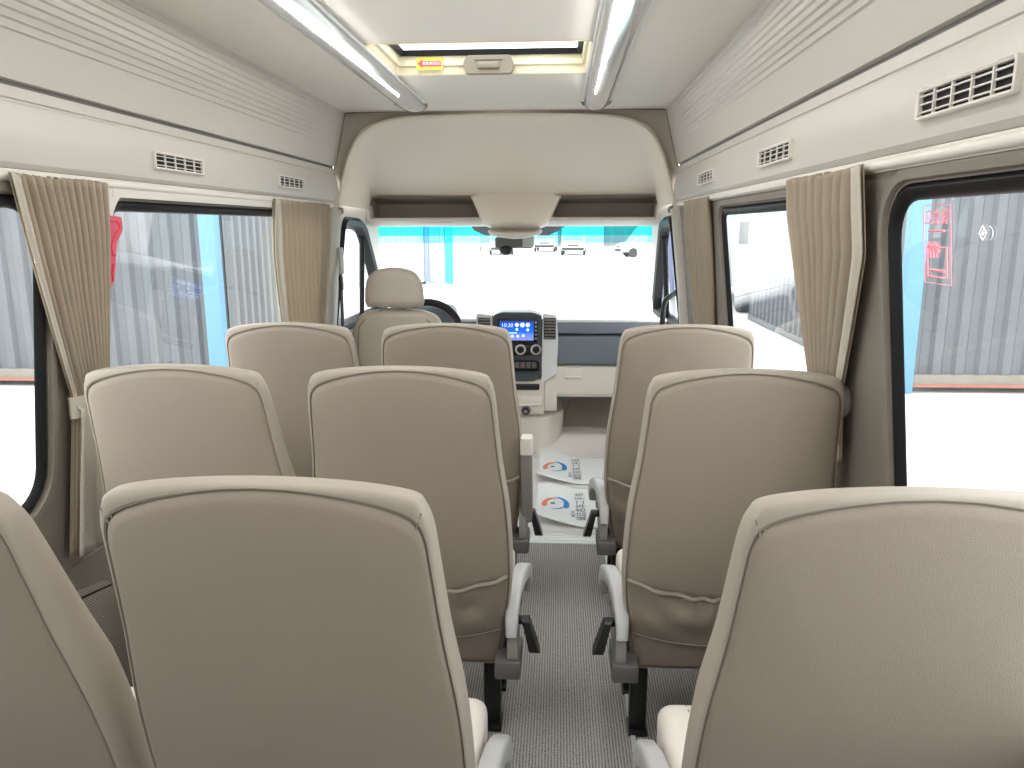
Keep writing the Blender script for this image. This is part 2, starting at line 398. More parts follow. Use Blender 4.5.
# ------------------------------------------------------------------ roof hatch
h = empty('roof_hatch', (0, 2.57, 1.83), 'cream framed roof hatch between the two ceiling lights', 'hatch')
def hp(b, nm, m, par=h, sm=35, label=None):
    for v in b.verts: v.co -= Vector((0, 2.57, 1.83))
    o = link(nm, b, m, par, sm)
    if label: o['label'] = label
    return o
bm = B(); R0 = rrect(HX0, HX1, HY0, HY1, .02)
loft(bm, [[(x, y, cz_(x) - .001) for x, y in offset(R0, .006)], [(x, y, cz_(x) - .004) for x, y in offset(R0, .001)], [(x, y, cz_(x) + .002) for x, y in offset(R0, -.003)],
          [(x, y, 1.856) for x, y in offset(R0, -.004)], [(x, y, 1.860) for x, y in offset(R0, -.014)], [(x, y, 1.903) for x, y in offset(R0, -.017)], [(x, y, 1.908) for x, y in offset(R0, .03)]])
hp(bm, 'frame', M['hatch'])
bm = B(); loft(bm, [[(x, y, 1.900) for x, y in offset(R0, -.012)], [(x, y, 1.890) for x, y in offset(R0, -.020)], [(x, y, 1.892) for x, y in offset(R0, -.030)], [(x, y, 1.908) for x, y in offset(R0, -.034)], [(x, y, 1.912) for x, y in offset(R0, -.012)]])
hp(bm, 'seal', M['black'])
bm = B(); plate(bm, offset(R0, -.03), [], lambda x, y: (x, y, 1.909)); hp(bm, 'pane', M['hglass'], sm=0)
DY, DZ = .058, .014
bm = B(); prism(bm, round_poly([(-.072, 1.812 + DZ), (.088, 1.812 + DZ), (.098, 1.842 + DZ), (.084, 1.872 + DZ), (-.068, 1.872 + DZ), (-.082, 1.842 + DZ)], .008, 3), lambda u, v, w: (u, w, v), 2.765 + DY, 2.797 + DY)
box(bm, (.008, 2.762 + DY, 1.838 + DZ), (.075, .012, .022), bev=.004); box(bm, (.008, 2.764 + DY, 1.858 + DZ), (.10, .006, .004))
hp(bm, 'handle', M['handle'], label='brown grey release handle')
DZ = .006
sk = B(); prism(sk, rrect(-.250, -.156, 1.838 + DZ, 1.880 + DZ, .004, 3), lambda u, v, w: (u, w, v), 2.790 + DY, 2.794 + DY)
st = hp(sk, 'sticker', M['yellow'], label='yellow sticker with a red arrow pointing left')
sk = B(); prism(sk, [(-.246, 1.859 + DZ), (-.228, 1.874 + DZ), (-.228, 1.868 + DZ), (-.160, 1.868 + DZ), (-.160, 1.850 + DZ), (-.228, 1.850 + DZ), (-.228, 1.844 + DZ)], lambda u, v, w: (u, w, v), 2.7885 + DY, 2.7899 + DY); hp(sk, 'arrow', M['red'], st)
text('lettering', '紧急情况出口', .0115, M['white'], st, (-.193, 2.788 + DY - 2.57, 1.859 + DZ - 1.83), (PI / 2, 0, 0))

# ------------------------------------------------------------------ ceiling light strips
def light(x0, x1, label):
    xc, hw = (x0 + x1) / 2, (x1 - x0) / 2; yf = 3.56
    root = empty('ceiling_light', (xc, YB + .1, 1.83), label, 'ceiling light', 'ceiling light strips')
    bm = B(); rings = []; n = 14
    ys = [-.001, 0] + [i * .2 for i in range(1, 20)] + [4.1, 4.25, 4.36, 4.44, 4.49, 4.52, 4.53]
    for y in ys:
        d = max(0, 4.53 - y); k = 1 if d > .16 else math.sqrt(max(0, 1 - (1 - d / .16) ** 2)) * .98 + .02
        w = hw * (.55 + .45 * k); dz = .040 * (.35 + .65 * k)
        zt = cz_(xc) - 1.83 + .004
        rings.append([(w * math.cos(PI + PI * j / n), y, zt + dz * math.sin(PI + PI * j / n) * (1.0)) for j in range(n + 1)])
    loft(bm, rings, closed=False, cap0=True, cap1=True)
    link('diffuser', bm, M['lightbody'], root, 60)
    bm = B(); rings = []
    sg = 1 if xc < 0 else -1; lx = sg * hw * .38; lz = cz_(xc) - 1.83 + .004 - .040 * math.sqrt(1 - .144) - .0012; sl = sg * .040 / hw * .38 / math.sqrt(.856)
    for y in (.05, 2.9, 3.35, 3.7, 4.0):
        w = .009 if y < 2.95 else max(.001, .009 * (4.0 - y) / 1.1)
        rings.append([(lx + w * math.cos(t) * 1.1, y, lz - .003 * math.sin(t) + (w * math.cos(t)) * sl) for t in [PI * j / 8 for j in range(9)]])
    loft(bm, rings, closed=False); link('led_strip', bm, M['led'], root)
    bm = B()   # slim grey side rails
    for sx in (-1, 1):
        tube(bm, [(sx * (hw + .001), 0, -.003), (sx * (hw + .001), 4.36, -.003)], .0045, 8)
    link('side_rail', bm, M['silver'], root)
    bm = B(); tube(bm, [((hw + .003) * math.cos(t), 4.37 + .16 * math.sin(t), -.004) for t in [PI * j / 14 for j in range(15)]], .005, 8); link('end_rim', bm, M['dgrey'], root)
light(-.455, -.328, 'long glossy ceiling light strip left of the roof hatch')
light(.357, .474, 'long glossy ceiling light strip right of the roof hatch')

# ------------------------------------------------------------------ air vents in the coves
def vent(y0, y1, s, label):
    zc, zh, yc, yh = 1.472, .0225, (y0 + y1) / 2, (y1 - y0) / 2
    v = empty('air_vent', (s * .788, yc, zc), label, 'air vent', 'air vents along the coves')
    tl = .03 * s
    def P(u, w, d): return (s * (-d) + s * .0, u, w)       # d = how far it stands out of the panel
    b = B(); o = rrect(-yh, yh, -zh, zh, .006, 3); i_ = offset(o, -.0055)
    loft(b, [[P(u, w, -.006) for u, w in o], [P(u, w, .008) for u, w in o], [P(u, w, .010) for u, w in offset(o, -.002)], [P(u, w, .008) for u, w in i_], [P(u, w, -.004) for u, w in i_]])
    for k in range(1, 4): box(b, (-s * .004, 0, -zh + 2 * zh * k / 4), (.004, 2 * yh - .010, .0020))
    nb = 5
    for k in range(1, nb): box(b, (-s * .0055, -yh + 2 * yh * k / nb, 0), (.004, .0034, 2 * zh - .010))
    link('grille', b, M['pale'], v)
    b = B(); box(b, (s * .001, 0, 0), (.004, 2 * yh - .008, 2 * zh - .008)); link('backing', b, M['black'], v)
vent(1.985, 2.258, -1, 'long cream air vent on the left cove beside the gathered rear curtain')
vent(2.885, 3.162, -1, 'small-looking cream air vent on the left cove near the front bulkhead')
vent(.965, 1.215, 1, 'large-looking cream air vent on the right cove above the decal window')
vent(1.845, 2.125, 1, 'cream air vent on the right cove just above the dark curtain pillar')
vent(2.735, 3.025, 1, 'farthest cream air vent on the right cove close to the front bulkhead')

# ------------------------------------------------------------------ curtains
def interp(tab, z):
    for (z0, v0), (z1, v1) in zip(tab, tab[1:]):
        if z <= z0 and z >= z1: return v0 + (v1 - v0) * (z0 - z) / (z0 - z1)
    return tab[-1][1] if z < tab[-1][0] else tab[0][1]
def curtain(s, ea, eb, ztop, zbot, n, label, flatu=(0, 0), seed=1, lining=None, off=.024, amp=.017):
    """ea/eb: tables (z, y) of the rear and the front edge; flatu: share of the width left unpleated at either edge"""
    rnd = random.Random(seed); root = empty('window_curtain', (s * .81, (ea[0][1] + eb[0][1]) / 2, ztop), label, 'curtain', 'beige pleated curtains')
    ky = (.257 + .78) / (.257 + .806) if s < 0 else (.78 - .257) / (.806 - .257)      # the cloth hangs a little inside the wall
    ea = [(z, y * ky) for z, y in ea]; eb = [(z, y * ky) for z, y in eb]
    org = Vector(root.location); ph = [rnd.uniform(-.6, .6) for _ in range(n + 2)]
    nu, nv = n * 12, 44
    def pos(u, v):
        z = ztop - (ztop - zbot) * v
        y = interp(ea, z) + (interp(eb, z) - interp(ea, z)) * u
        k = u * n; i = int(k); w = ph[i] * (1 - (k - i)) + ph[min(i + 1, n)] * (k - i)
        a = amp * (.55 + .45 * min(1, v * 8)) * (1 - .25 * min(1, v * 1.5))
        edge = 1.
        if u < flatu[0]: edge = .15 + .85 * (u / flatu[0]) ** 2
        if 1 - u < flatu[1]: edge = .15 + .85 * ((1 - u) / flatu[1]) ** 2
        c = math.sin(2 * PI * k + w + .35 * math.sin(v * 5 + i)); c = math.copysign(abs(c) ** .8, c)
        x = wall_x(z) - off + .004 * math.sin(2 * PI * .7 * u + 3 * v) + a * edge * c
        y += .25 * a * edge * math.cos(2 * PI * k + w)
        z += .003 * math.sin(2 * PI * k) * (1 if v == 0 else 0)
        return Vector((s * x, y, z)) - org
    bm = B(); loft(bm, [[pos(j / nu, i / nv) for j in range(nu + 1)] for i in range(nv + 1)], closed=False)
    o = link('cloth', bm, M['curtain'], root, 180)
    md = o.modifiers.new('thick', 'SOLIDIFY'); md.thickness = .002
    if lining:   # (side 0/1, width) pale folded-back hem
        u0 = lining[0]; bm = B(); rows = []
        for i in range(nv + 1):
            v = i / nv; wd = lining[1] if ztop - (ztop - zbot) * v > .90 else max(lining[1], lining[2] if len(lining) > 2 else 0); us = [u0 + (wd * j / 6 if u0 == 0 else -wd * j / 6) for j in range(7)]
            low_ = wd > lining[1]; rows.append([pos(u, v) + Vector((-s * (.022 if low_ else .006), 0, 0)) for u in us])
        loft(bm, rows, closed=False); l = link('hem', bm, M['lining'], root, 180); l.modifiers.new('thick', 'SOLIDIFY').thickness = .002
    return root
CL = curtain(-1, [(1.40, 1.470), (1.2, 1.552), (.93, 1.668), (.85, 1.672), (.53, 1.655)], [(1.40, 1.783), (1.1, 1.792), (.93, 1.795), (.85, 1.75), (.53, 1.772)], 1.402, .54, 13,
             'beige pleated curtain gathered with a pale tie in front of the left wall post', flatu=(.22, 0), seed=3, lining=(0, .07, .75))
bm = B()
for z, a in ((.915, 0), (.885, 1)): pass
ring = [(-(wall_x(.9) - .022 + .020 * math.cos(t)), 1.683 + .062 * math.sin(t)) for t in [2 * PI * i / 20 for i in range(20)]]
loft(bm, [[(x, y, .925) for x, y in ring], [(x * 1.0, y, .905) for x, y in ring], [(x, y, .875) for x, y in ring]])
t_ = link('tieback', bm, M['lining'], CL); t_.data.transform(Matrix.Translation(-Vector(CL.location))); t_['label'] = 'pale cloth tie'
curtain(-1, [(1.40, 2.885), (1.2, 2.94), (.92, 3.067), (.55, 3.10)], [(1.40, 3.56), (.92, 3.59), (.55, 3.59)], 1.402, .56, 11, 'beige pleated curtain behind the driver seat at the front left pillar', seed=5, lining=(0, .05))
curtain(1, [(1.40, 1.462), (1.25, 1.475), (.97, 1.625), (.6, 1.66)], [(1.40, 1.90), (.97, 1.800), (.6, 1.79)], 1.402, .82, 9, 'dark beige pleated curtain hanging between the two right-hand windows', flatu=(.16, 0), seed=8, lining=(0, .10), amp=.019)
curtain(1, [(1.40, 2.955), (.92, 3.05), (.6, 3.07)], [(1.40, 3.40), (.92, 3.37), (.6, 3.37)], 1.402, .56, 6, 'narrow beige curtain beside the front right pillar', seed=11)

# ------------------------------------------------------------------ bulkhead dome over the cab
def dome():
    root = empty('trim_5', (0, 3.69, 1.6), 'pale moulded headliner dome over the driving cab', 'headliner', kind='structure'); org = Vector(root.location)
    half0 = [(.842, 1.42), (.812, 1.55), (.780, 1.66), (.742, 1.822), (.52, 1.827), (.30, 1.830), (0, 1.834)]
    half1 = [(.800, 1.41), (.765, 1.54), (.725, 1.650), (.655, 1.745), (.52, 1.795), (.30, 1.808), (0, 1.812)]
    half2 = [(.775, 1.40), (.745, 1.53), (.708, 1.635), (.640, 1.725), (.52, 1.770), (.30, 1.785), (0, 1.790)]
    half3 = [(.800, 1.395), (.792, 1.43), (.785, 1.455), (.770, 1.464), (.52, 1.468), (.30, 1.470), (0, 1.472)]
    def arch(h, sharp=False):
        if sharp:
            out = []
            for a, b in zip(h, h[1:]): out += [Vector(a) + (Vector(b) - Vector(a)) * j / 8 for j in range(8)]
            pts = out + [Vector(h[-1])]
        else: pts = catmull(h, 8)
        return [(-p.x, p.y) for p in pts] + [(p.x, p.y) for p in reversed(pts[:-1])]
    A0, A1, A2, A3 = arch(half0, True), arch(half1), arch(half2), arch(half3)
    lerp = lambda A, C, t: [(a[0] + (c[0] - a[0]) * t, a[1] + (c[1] - a[1]) * t) for a, c in zip(A, C)]
    rings = [(A0, 3.690), (lerp(A0, A1, .5), 3.705), (lerp(A0, A1, .90), 3.700), (A1, 3.682), (lerp(A1, A2, .4), 3.678), (lerp(A1, A2, .8), 3.692), (A2, 3.725)]
    for t in (.06, .15, .3, .45, .6, .72, .82, .9, .96, 1.0):
        rings.append((lerp(A2, A3, t ** 1.15), 3.735 + .585 * t))
    bm = B(); loft(bm, [[(x, y, z) for x, z in A] for A, y in rings[2:]], closed=False)
    for v in bm.verts: v.co -= org
    link('shell', bm, M['dome'], root, 40)
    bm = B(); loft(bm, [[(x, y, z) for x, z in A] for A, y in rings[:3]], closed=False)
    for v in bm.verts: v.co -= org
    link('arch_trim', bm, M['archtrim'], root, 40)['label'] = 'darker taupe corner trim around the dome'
    # black gap line along the arch
    bm = B(); tube(bm, [(x * .999, 3.688, z - .0015) for x, z in A0], .0035, 6)
    for v in bm.verts: v.co -= org
    link('gap', bm, M['dgrey'], root)
    # shelf compartments
    for s, x0, x1, nm in ((-1, -.79, -.165, 'left'), (1, .205, .79, 'right')):
        bm = B()
        def q(a, b, c, d): bm.faces.new([bm.verts.new(p) for p in (a, b, c, d)])
        y0, y1, zb, zt = 4.30, 4.52, 1.338, 1.470
        q((x0, y0, zb), (x1, y0, zb), (x1, y1, zb + .01), (x0, y1, zb + .01)); q((x0, y0, zt), (x1, y0, zt), (x1, y1, zt - .04), (x0, y1, zt - .04))
        q((x0, y1, zb), (x1, y1, zb), (x1, y1, zt), (x0, y1, zt)); q((x0, y0, zb), (x0, y1, zb), (x0, y1, zt), (x0, y0, zt)); q((x1, y0, zb), (x1, y1, zb), (x1, y1, zt), (x1, y0, zt))
        for v in bm.verts: v.co -= org
        link('shelf_recess', bm, M['cubby'], root, 0)
    # front lip of the shelf, rounded, full width
    bm = B(); prof = [(4.290, 1.325), (4.285, 1.335), (4.292, 1.348), (4.31, 1.352), (4.34, 1.338), (4.60, 1.336), (4.62, 1.31), (4.40, 1.302), (4.32, 1.305)]
    prism(bm, prof, lambda u, v, w: (w, u, v), -.80, .81)
    for s in (-1, 1): # side cheeks
        box(bm, (s * .803, 4.33, 1.40), (.03, .10, .14), rot=(0, s * .12, 0), bev=.012)
    box(bm, (-.42, 4.295, 1.322), (.16, .016, .006), bev=.002)
    for v in bm.verts: v.co -= org
    link('shelf_lip', bm, M['pale'], root, 45)
    return root
dome()

# overhead lamp console in the middle of the header
oc = empty('overhead_console', (.02, 4.28, 1.40), 'rounded pale overhead console with lamp above the mirror', 'overhead console')
bm = B(); rings = []
for k in range(13):
    t = k / 12; z = 1.515 - .225 * t
    hw = .30 - .118 * (t ** .6) if t < .85 else .193 - .06 * ((t - .85) / .15) ** 2
    pr = .02 + .10 * math.sin(min(1, t * 1.05) * PI / 2) if t < .9 else .11 - .05 * (t - .9) / .1
    ring = []
    for j in range(21):
        a = PI * j / 20; e = 2.6
        cx_ = math.copysign(abs(math.cos(a)) ** (2 / e), math.cos(a)); sy = abs(math.sin(a)) ** (2 / e)
        ring.append((hw * cx_, .06 - pr * sy, z - 1.40))
    ring.append((-hw, .30, z - 1.40)); ring.insert(0, (hw, .30, z - 1.40)); rings.append(ring)
loft(bm, rings, True, False, True)
link('shell', bm, M['dome'], oc, 50)
bm = B(); loft(bm, [[(.142 * k * math.cos(a), -.010 + .062 * k * math.sin(a) - .002, -.112 - d + .022 * math.sin(a)) for a in [2 * PI * i / 28 for i in range(28)]] for k, d in ((1.0, .0), (1.06, .014), (.98, .024), (.7, .030), (.05, .032))], cap1=True)
link('lamp_rim', bm, M['pale'], oc, 50)
bm = B()
for cx_, w in ((-.075, .03), (.0, .036), (.075, .03)):
    loft(bm, [[(cx_ + w * k * math.cos(a), -.020 + .020 * k * math.sin(a), -.140 - d + .012 * math.sin(a)) for a in [2 * PI * i / 16 for i in range(16)]] for k, d in ((1.0, 0), (.8, .006), (.05, .008))], cap1=True)
link('lamp_lens', bm, M['lens'], oc, 50)

# ------------------------------------------------------------------ windscreen, A pillars, mirror
WB, WT = (5.12, .70), (4.44, 1.31)         # (y, z) of the base and the top edge
def ws(x, t):
    return (x, WB[0] + (WT[0] - WB[0]) * t + .10 * (1 - (x / .9) ** 2) * (1 - .4 * t), WB[1] + (WT[1] - WB[1]) * t)
hwid = lambda t: .93 - .13 * t
def wsgrid(t0, t1, nx=16, nt=6, dy=0):
    b = B(); loft(b, [[(lambda p: (p[0], p[1] + dy, p[2]))(ws(hwid(t) * (2 * i / nx - 1), t)) for i in range(nx + 1)] for t in [t0 + (t1 - t0) * k / nt for k in range(nt + 1)]], closed=False); return b
TB = .90
w = tag(link('window_7', wsgrid(-.02, .83), M['wsglass'], None, 60), 'wide windscreen with a cyan tinted top band', 'windscreen', kind='structure')
o = link('tint_band', wsgrid(TB, 1.03, nt=3), M['tint'], w, 60); o['label'] = 'cyan sun-shade band'
o = link('tint_fade', wsgrid(.83, TB, nt=2), M['tint2'], w, 60)
bm = B()     # dark printed patch behind the mirror
pts = [(-.26, 1.02), (-.235, .95), (-.17, .90), (.20, .90), (.265, .95), (.29, 1.02)]
bm.faces.new([bm.verts.new((lambda p: (p[0], p[1] - .006, p[2]))(ws(x, t))) for x, t in pts])
link('frit_patch', bm, M['frit'], w, 0)
for s, lb in ((-1, 'pale cover of the left windscreen pillar'), (1, 'pale cover of the right windscreen pillar')):
    bm = B(); rings = []
    for k in range(9):
        t = k / 8 * 1.06 - .02; x, y, z = ws(s * hwid(t), t)
        xi = x - s * .016; xo = s * (wall_x(max(.5, z)) + .005)
        rings.append([(xi, y + .02, z), (xi, y - .03, z), (xi + s * .012, y - .055, z), (xo, y - .10, z - .02), (xo + s * .02, y + .05, z)])
    loft(bm, rings, True, True, True); tag(link('trim_%d' % (6 if s < 0 else 7), bm, M['pale'], None, 40), lb, 'pillar cover', kind='structure')

mi = empty('rear_view_mirror', (.01, 4.36, 1.235), 'dark interior mirror with a round camera pod hanging below the overhead console', 'mirror')
bm = B(); box(bm, (.0, -.02, -.022), (.215, .03, .062), bev=.014, seg=3); link('mirror_head', bm, M['dgrey'], mi)
bm = B(); box(bm, (.0, .03, .02), (.05, .07, .06), bev=.012); link('mount', bm, M['mgrey'], mi)
bm = B(); bmesh.ops.create_uvsphere(bm, u_segments=16, v_segments=10, radius=.036); bmesh.ops.scale(bm, vec=(1.1, .8, .85), verts=bm.verts); bmesh.ops.translate(bm, vec=(-.045, -.02, -.062), verts=bm.verts); link('camera_pod', bm, M['blackp'], mi)
bm = B(); box(bm, (.075, -.037, -.02), (.055, .012, .05), bev=.006); link('side_panel', bm, M['grey'], mi)

# ------------------------------------------------------------------ dashboard
da = empty('dashboard', (0, 4.25, 0), 'two-tone grey and beige dashboard below the windscreen with centre stack and glovebox', 'dashboard'); dorg = Vector(da.location)
def dp(b, nm, m, par=da, sm=35, label=None):
    for v in b.verts: v.co -= dorg
    o = link(nm, b, m, par, sm)
    if label: o['label'] = label
    return o
bm = B(); prism(bm, [(4.24, .782), (4.25, .793), (4.30, .798), (5.20, .70), (5.20, .60), (4.30, .70)], lambda u, v, w: (w, u, v), -.86, .86); dp(bm, 'top_pad', M['dashtop'])
bm = B(); prism(bm, [(4.235, .776), (4.222, .76), (4.215, .724), (4.222, .716), (4.30, .712), (4.30, .78)], lambda u, v, w: (w, u, v), .25, .80); dp(bm, 'upper_rail', M['dash']); bm = B()
prism(bm, [(4.235, .776), (4.222, .76), (4.215, .724), (4.222, .716), (4.30, .712), (4.30, .78)], lambda u, v, w: (w, u, v), -.85, -.19); dp(bm, 'upper_rail', M['dash'])
bm = B(); prism(bm, [(4.225, .708), (4.198, .70), (4.176, .63), (4.180, .56), (4.196, .545), (4.32, .545), (4.32, .708)], lambda u, v, w: (w, u, v), .262, .80); dp(bm, 'glovebox_lid', M['dash'])
bm = B(); prism(bm, [(4.205, .543), (4.186, .535), (4.178, .46), (4.190, .385), (4.215, .362), (4.40, .385), (4.40, .543)], lambda u, v, w: (w, u, v), .25, .80); lo = dp(bm, 'lower_panel', M['beige']); bm = B()
prism(bm, [(4.26, .71), (4.23, .60), (4.25, .42), (4.33, .37), (4.40, .40), (4.40, .71)], lambda u, v, w: (w, u, v), -.85, -.21); dp(bm, 'lower_panel', M['beige'])
bm = B(); box(bm, (.345, 4.176, .505), (.10, .014, .062), bev=.006); box(bm, (.345, 4.168, .482), (.092, .012, .012), bev=.004); dp(bm, 'latch', M['beige'], lo)
# centre stack
bm = B(); prism(bm, round_poly([(-.098, .48), (-.05, .455), (.13, .46), (.172, .49), (.168, .825), (.12, .842), (-.05, .842), (-.096, .825)], .012, 3), lambda u, v, w: (u, w, v), 4.165, 4.30); cs = dp(bm, 'centre_stack', M['stack'])
for x0, x1, nm in ((.170, .258, 0), (-.195, -.098, 1)):
    bm = B(); prism(bm, round_poly([(x0, .48 if nm else .45), (x1 - .003, .50), (x1 + .004, .70), (x1 - .008, .825), (x0 + .006, .835)], .012, 3), lambda u, v, w: (u, w, v), 4.172, 4.30); sp = dp(bm, 'side_trim', M['silver'])
    xc = (x0 + x1) / 2
    bm = B(); box(bm, (xc, 4.170, .752), (.066, .012, .118), bev=.004); va = dp(bm, 'vent', M['blackp'], sp)
    bm = B()
    for k in range(7): box(bm, (xc, 4.162, .702 + .0165 * k), (.058, .008, .0055), rot=(.4, 0, 0))
    box(bm, (xc, 4.158, .752), (.012, .010, .014), bev=.003)
    dp(bm, 'slat', M['mgrey'], va) if False else dp(bm, 'slats', M['mgrey'], sp)
bm = B(); box(bm, (.036, 4.158, .745), (.224, .016, .135), bev=.006); hu = dp(bm, 'head_unit', M['blackp'], cs, label='touchscreen head unit with lit blue display')
sc_ = B(); box(sc_, (0, 0, 0), (.185, .004, .105), bev=.001, seg=1)
so = link('display', sc_, M['screen'], da); so.location = Vector((.034, 4.1495, .742)) - dorg
ic = B()
for ix, iz, r in ((.055, .775, .011), (.085, .775, .013), (.115, .775, .012), (.055, .750, .008), (.115, .748, .008), (.0, .715, .008), (.03, .713, .008), (.06, .713, .008), (.09, .716, .008), (-.03, .714, .008)):
    disc(ic, (ix - .02, 4.1472, iz), r, -.001)
box(ic, (-.012, 4.1470, .731), (.09, .001, .006))
dp(ic, 'icons', M['icon'])
text('clock_digits', '10:30', .030, M['icon'], da, (-.018, 4.1472 - 4.25, .772), (PI / 2, 0, 0))
bm = B()
for k in range(5): box(bm, (.139, 4.149, .70 + .022 * k), (.010, .006, .010), bev=.002, seg=1)
dp(bm, 'side_buttons', M['grey'], hu)
bm = B(); box(bm, (.05, 4.160, .640), (.215, .012, .062), bev=.018, seg=3); dp(bm, 'knob_panel', M['blackp'], cs)
for x in (-.045, .055, .140):
    bm = B(); disc(bm, (x, 4.156, .640), .030, -.014); disc(bm, (x, 4.142, .640), .021, -.016, r2=.017, mi=1); dp(bm, 'knob', [M['chrome'], M['blackp']])
bm = B(); box(bm, (.05, 4.160, .548), (.215, .012, .060), bev=.018, seg=3); sw = dp(bm, 'switch_panel', M['blackp'], cs)
bm = B()
for k in range(6): box(bm, (-.03 + .032 * k, 4.154, .552), (.026, .006, .036), bev=.003, seg=1)
dp(bm, 'switches', M['dgrey'], cs)
bm = B(); prism(bm, [(.060, .546), (.068, .560), (.076, .546)], lambda u, v, w: (u, w, v), 4.1495, 4.152); dp(bm, 'hazard_mark', M['red'], cs)
# lower console
bm = B(); prism(bm, [(4.19, .47), (4.172, .45), (4.178, .33), (4.19, .28), (4.22, .255), (4.45, .255), (4.45, .47)], lambda u, v, w: (w, u, v), -.08, .185)
prism(bm, [(4.20, .50), (4.19, .40), (4.195, .32), (4.23, .275), (4.45, .275), (4.45, .50)], lambda u, v, w: (w, u, v), .187, .256); lc = dp(bm, 'lower_console', M['beige'])
bm = B(); box(bm, (.06, 4.170, .425), (.20, .016, .036), bev=.008); dp(bm, 'card_slot', M['blackp'], lc)
bm = B(); box(bm, (.09, 4.172, .345), (.17, .010, .055), bev=.006); box(bm, (.085, 4.162, .323), (.09, .016, .010), bev=.004); dp(bm, 'drawer', M['beige'], lc)
bm = B(); disc(bm, (.083, 4.184, .287), .028, -.012); disc(bm, (.083, 4.171, .287), .020, -.004, mi=1); disc(bm, (.083, 4.167, .287), .010, -.010, mi=2); dp(bm, 'power_socket', [M['mgrey'], M['blackp'], M['chrome']], lc)
# tunnel under the console
bm = B(); rings = []
for z, e in ((0, -.06), (.06, -.05), (.12, -.03), (.235, .0), (.245, -.02)):
    rings.append([(x, y, z) for x, y in round_poly([(-.20, 4.22 - e), (.20, 4.22 - e), (.30 + e * .2, 4.36), (.28 + e * .2, 4.75), (-.24, 4.75), (-.24, 4.34)], .06)])
loft(bm, rings, True, False, True); tag(link('floor_tunnel', bm, M['beige'], None, 60), 'beige covered tunnel on the floor below the centre console', 'tunnel', kind='structure')
# firewall behind the dash
bm = B(); box(bm, (0, 5.22, .30), (1.86, .03, .80)); tag(link('wall_front', bm, M['dgrey'], None, 0), 'dark firewall below the dashboard', 'wall', kind='structure')

# steering wheel
sw = empty('steering_wheel', (-.445, 4.0, .735), 'black steering wheel in front of the driver seat', 'steering wheel'); sw.rotation_euler = (math.radians(-28), 0, 0)
bm = B(); tube(bm, [(.19 * math.cos(t), 0, .19 * math.sin(t)) for t in [2 * PI * i / 48 for i in range(48)]], .020, 12, closed=True); link('rim', bm, M['blackp'], sw)
bm = B(); box(bm, (0, .02, -.01), (.17, .05, .13), bev=.03, seg=3); link('hub', bm, M['dgrey'], sw)
for a in (0, PI, -PI / 2):
    bm = B(); box(bm, (.125 * math.cos(a), .015, .125 * math.sin(a)), (.11 if a in (0, PI) else .05, .02, .05 if a in (0, PI) else .11), bev=.008); link('spoke', bm, M['mgrey'], sw)
bm = B(); tube(bm, [(0, .03, 0), (0, .26, -.01)], .05, 16); link('column', bm, M['dgrey'], sw)
bm = B(); box(bm, (-.47, 4.24, .80), (.32, .20, .15), bev=.045, seg=4); tag(link('instrument_hood', bm, M['dash']), 'dark hood of the instrument cluster behind the steering wheel', 'instrument hood')

# cab mats
bm = B(); prism(bm, round_poly([(.305, 4.52), (.80, 4.50), (.80, 5.02), (.40, 5.02), (.30, 4.62)], .03), lambda u, v, w: (u, v, .004 + w + max(0, v - 4.50) * .62), 0, .010)
tag(link('foot_mat', bm, M['vinylf']), 'brownish rubber foot mat below the glovebox', 'mat')
def wave_sheet(x0, x1, y0, y1, nx, ny, f):
    b = B(); top = [[(x0 + (x1 - x0) * i / nx, y0 + (y1 - y0) * j / ny, f(i / nx, j / ny)) for i in range(nx + 1)] for j in range(ny + 1)]
    loft(b, top, closed=False); return b
smooth = lambda t: (lambda q: q * q * (3 - 2 * q))(max(0, min(1, t)))
bm = wave_sheet(.135, .84, 4.21, 4.54, 28, 24, lambda u, v: .006 + .085 * smooth((v - .08) / .42) + .010 * math.sin(7 * v + 2 * u) ** 2 + .006 * math.sin(11 * u + 4 * v) * v)
o = link('floor_cover', bm, M['vinyl'], None, 180); o.modifiers.new('thick', 'SOLIDIFY').thickness = .003
tag(o, 'crumpled pale plastic cover on the cab floor beyond the paper mats', 'floor cover')

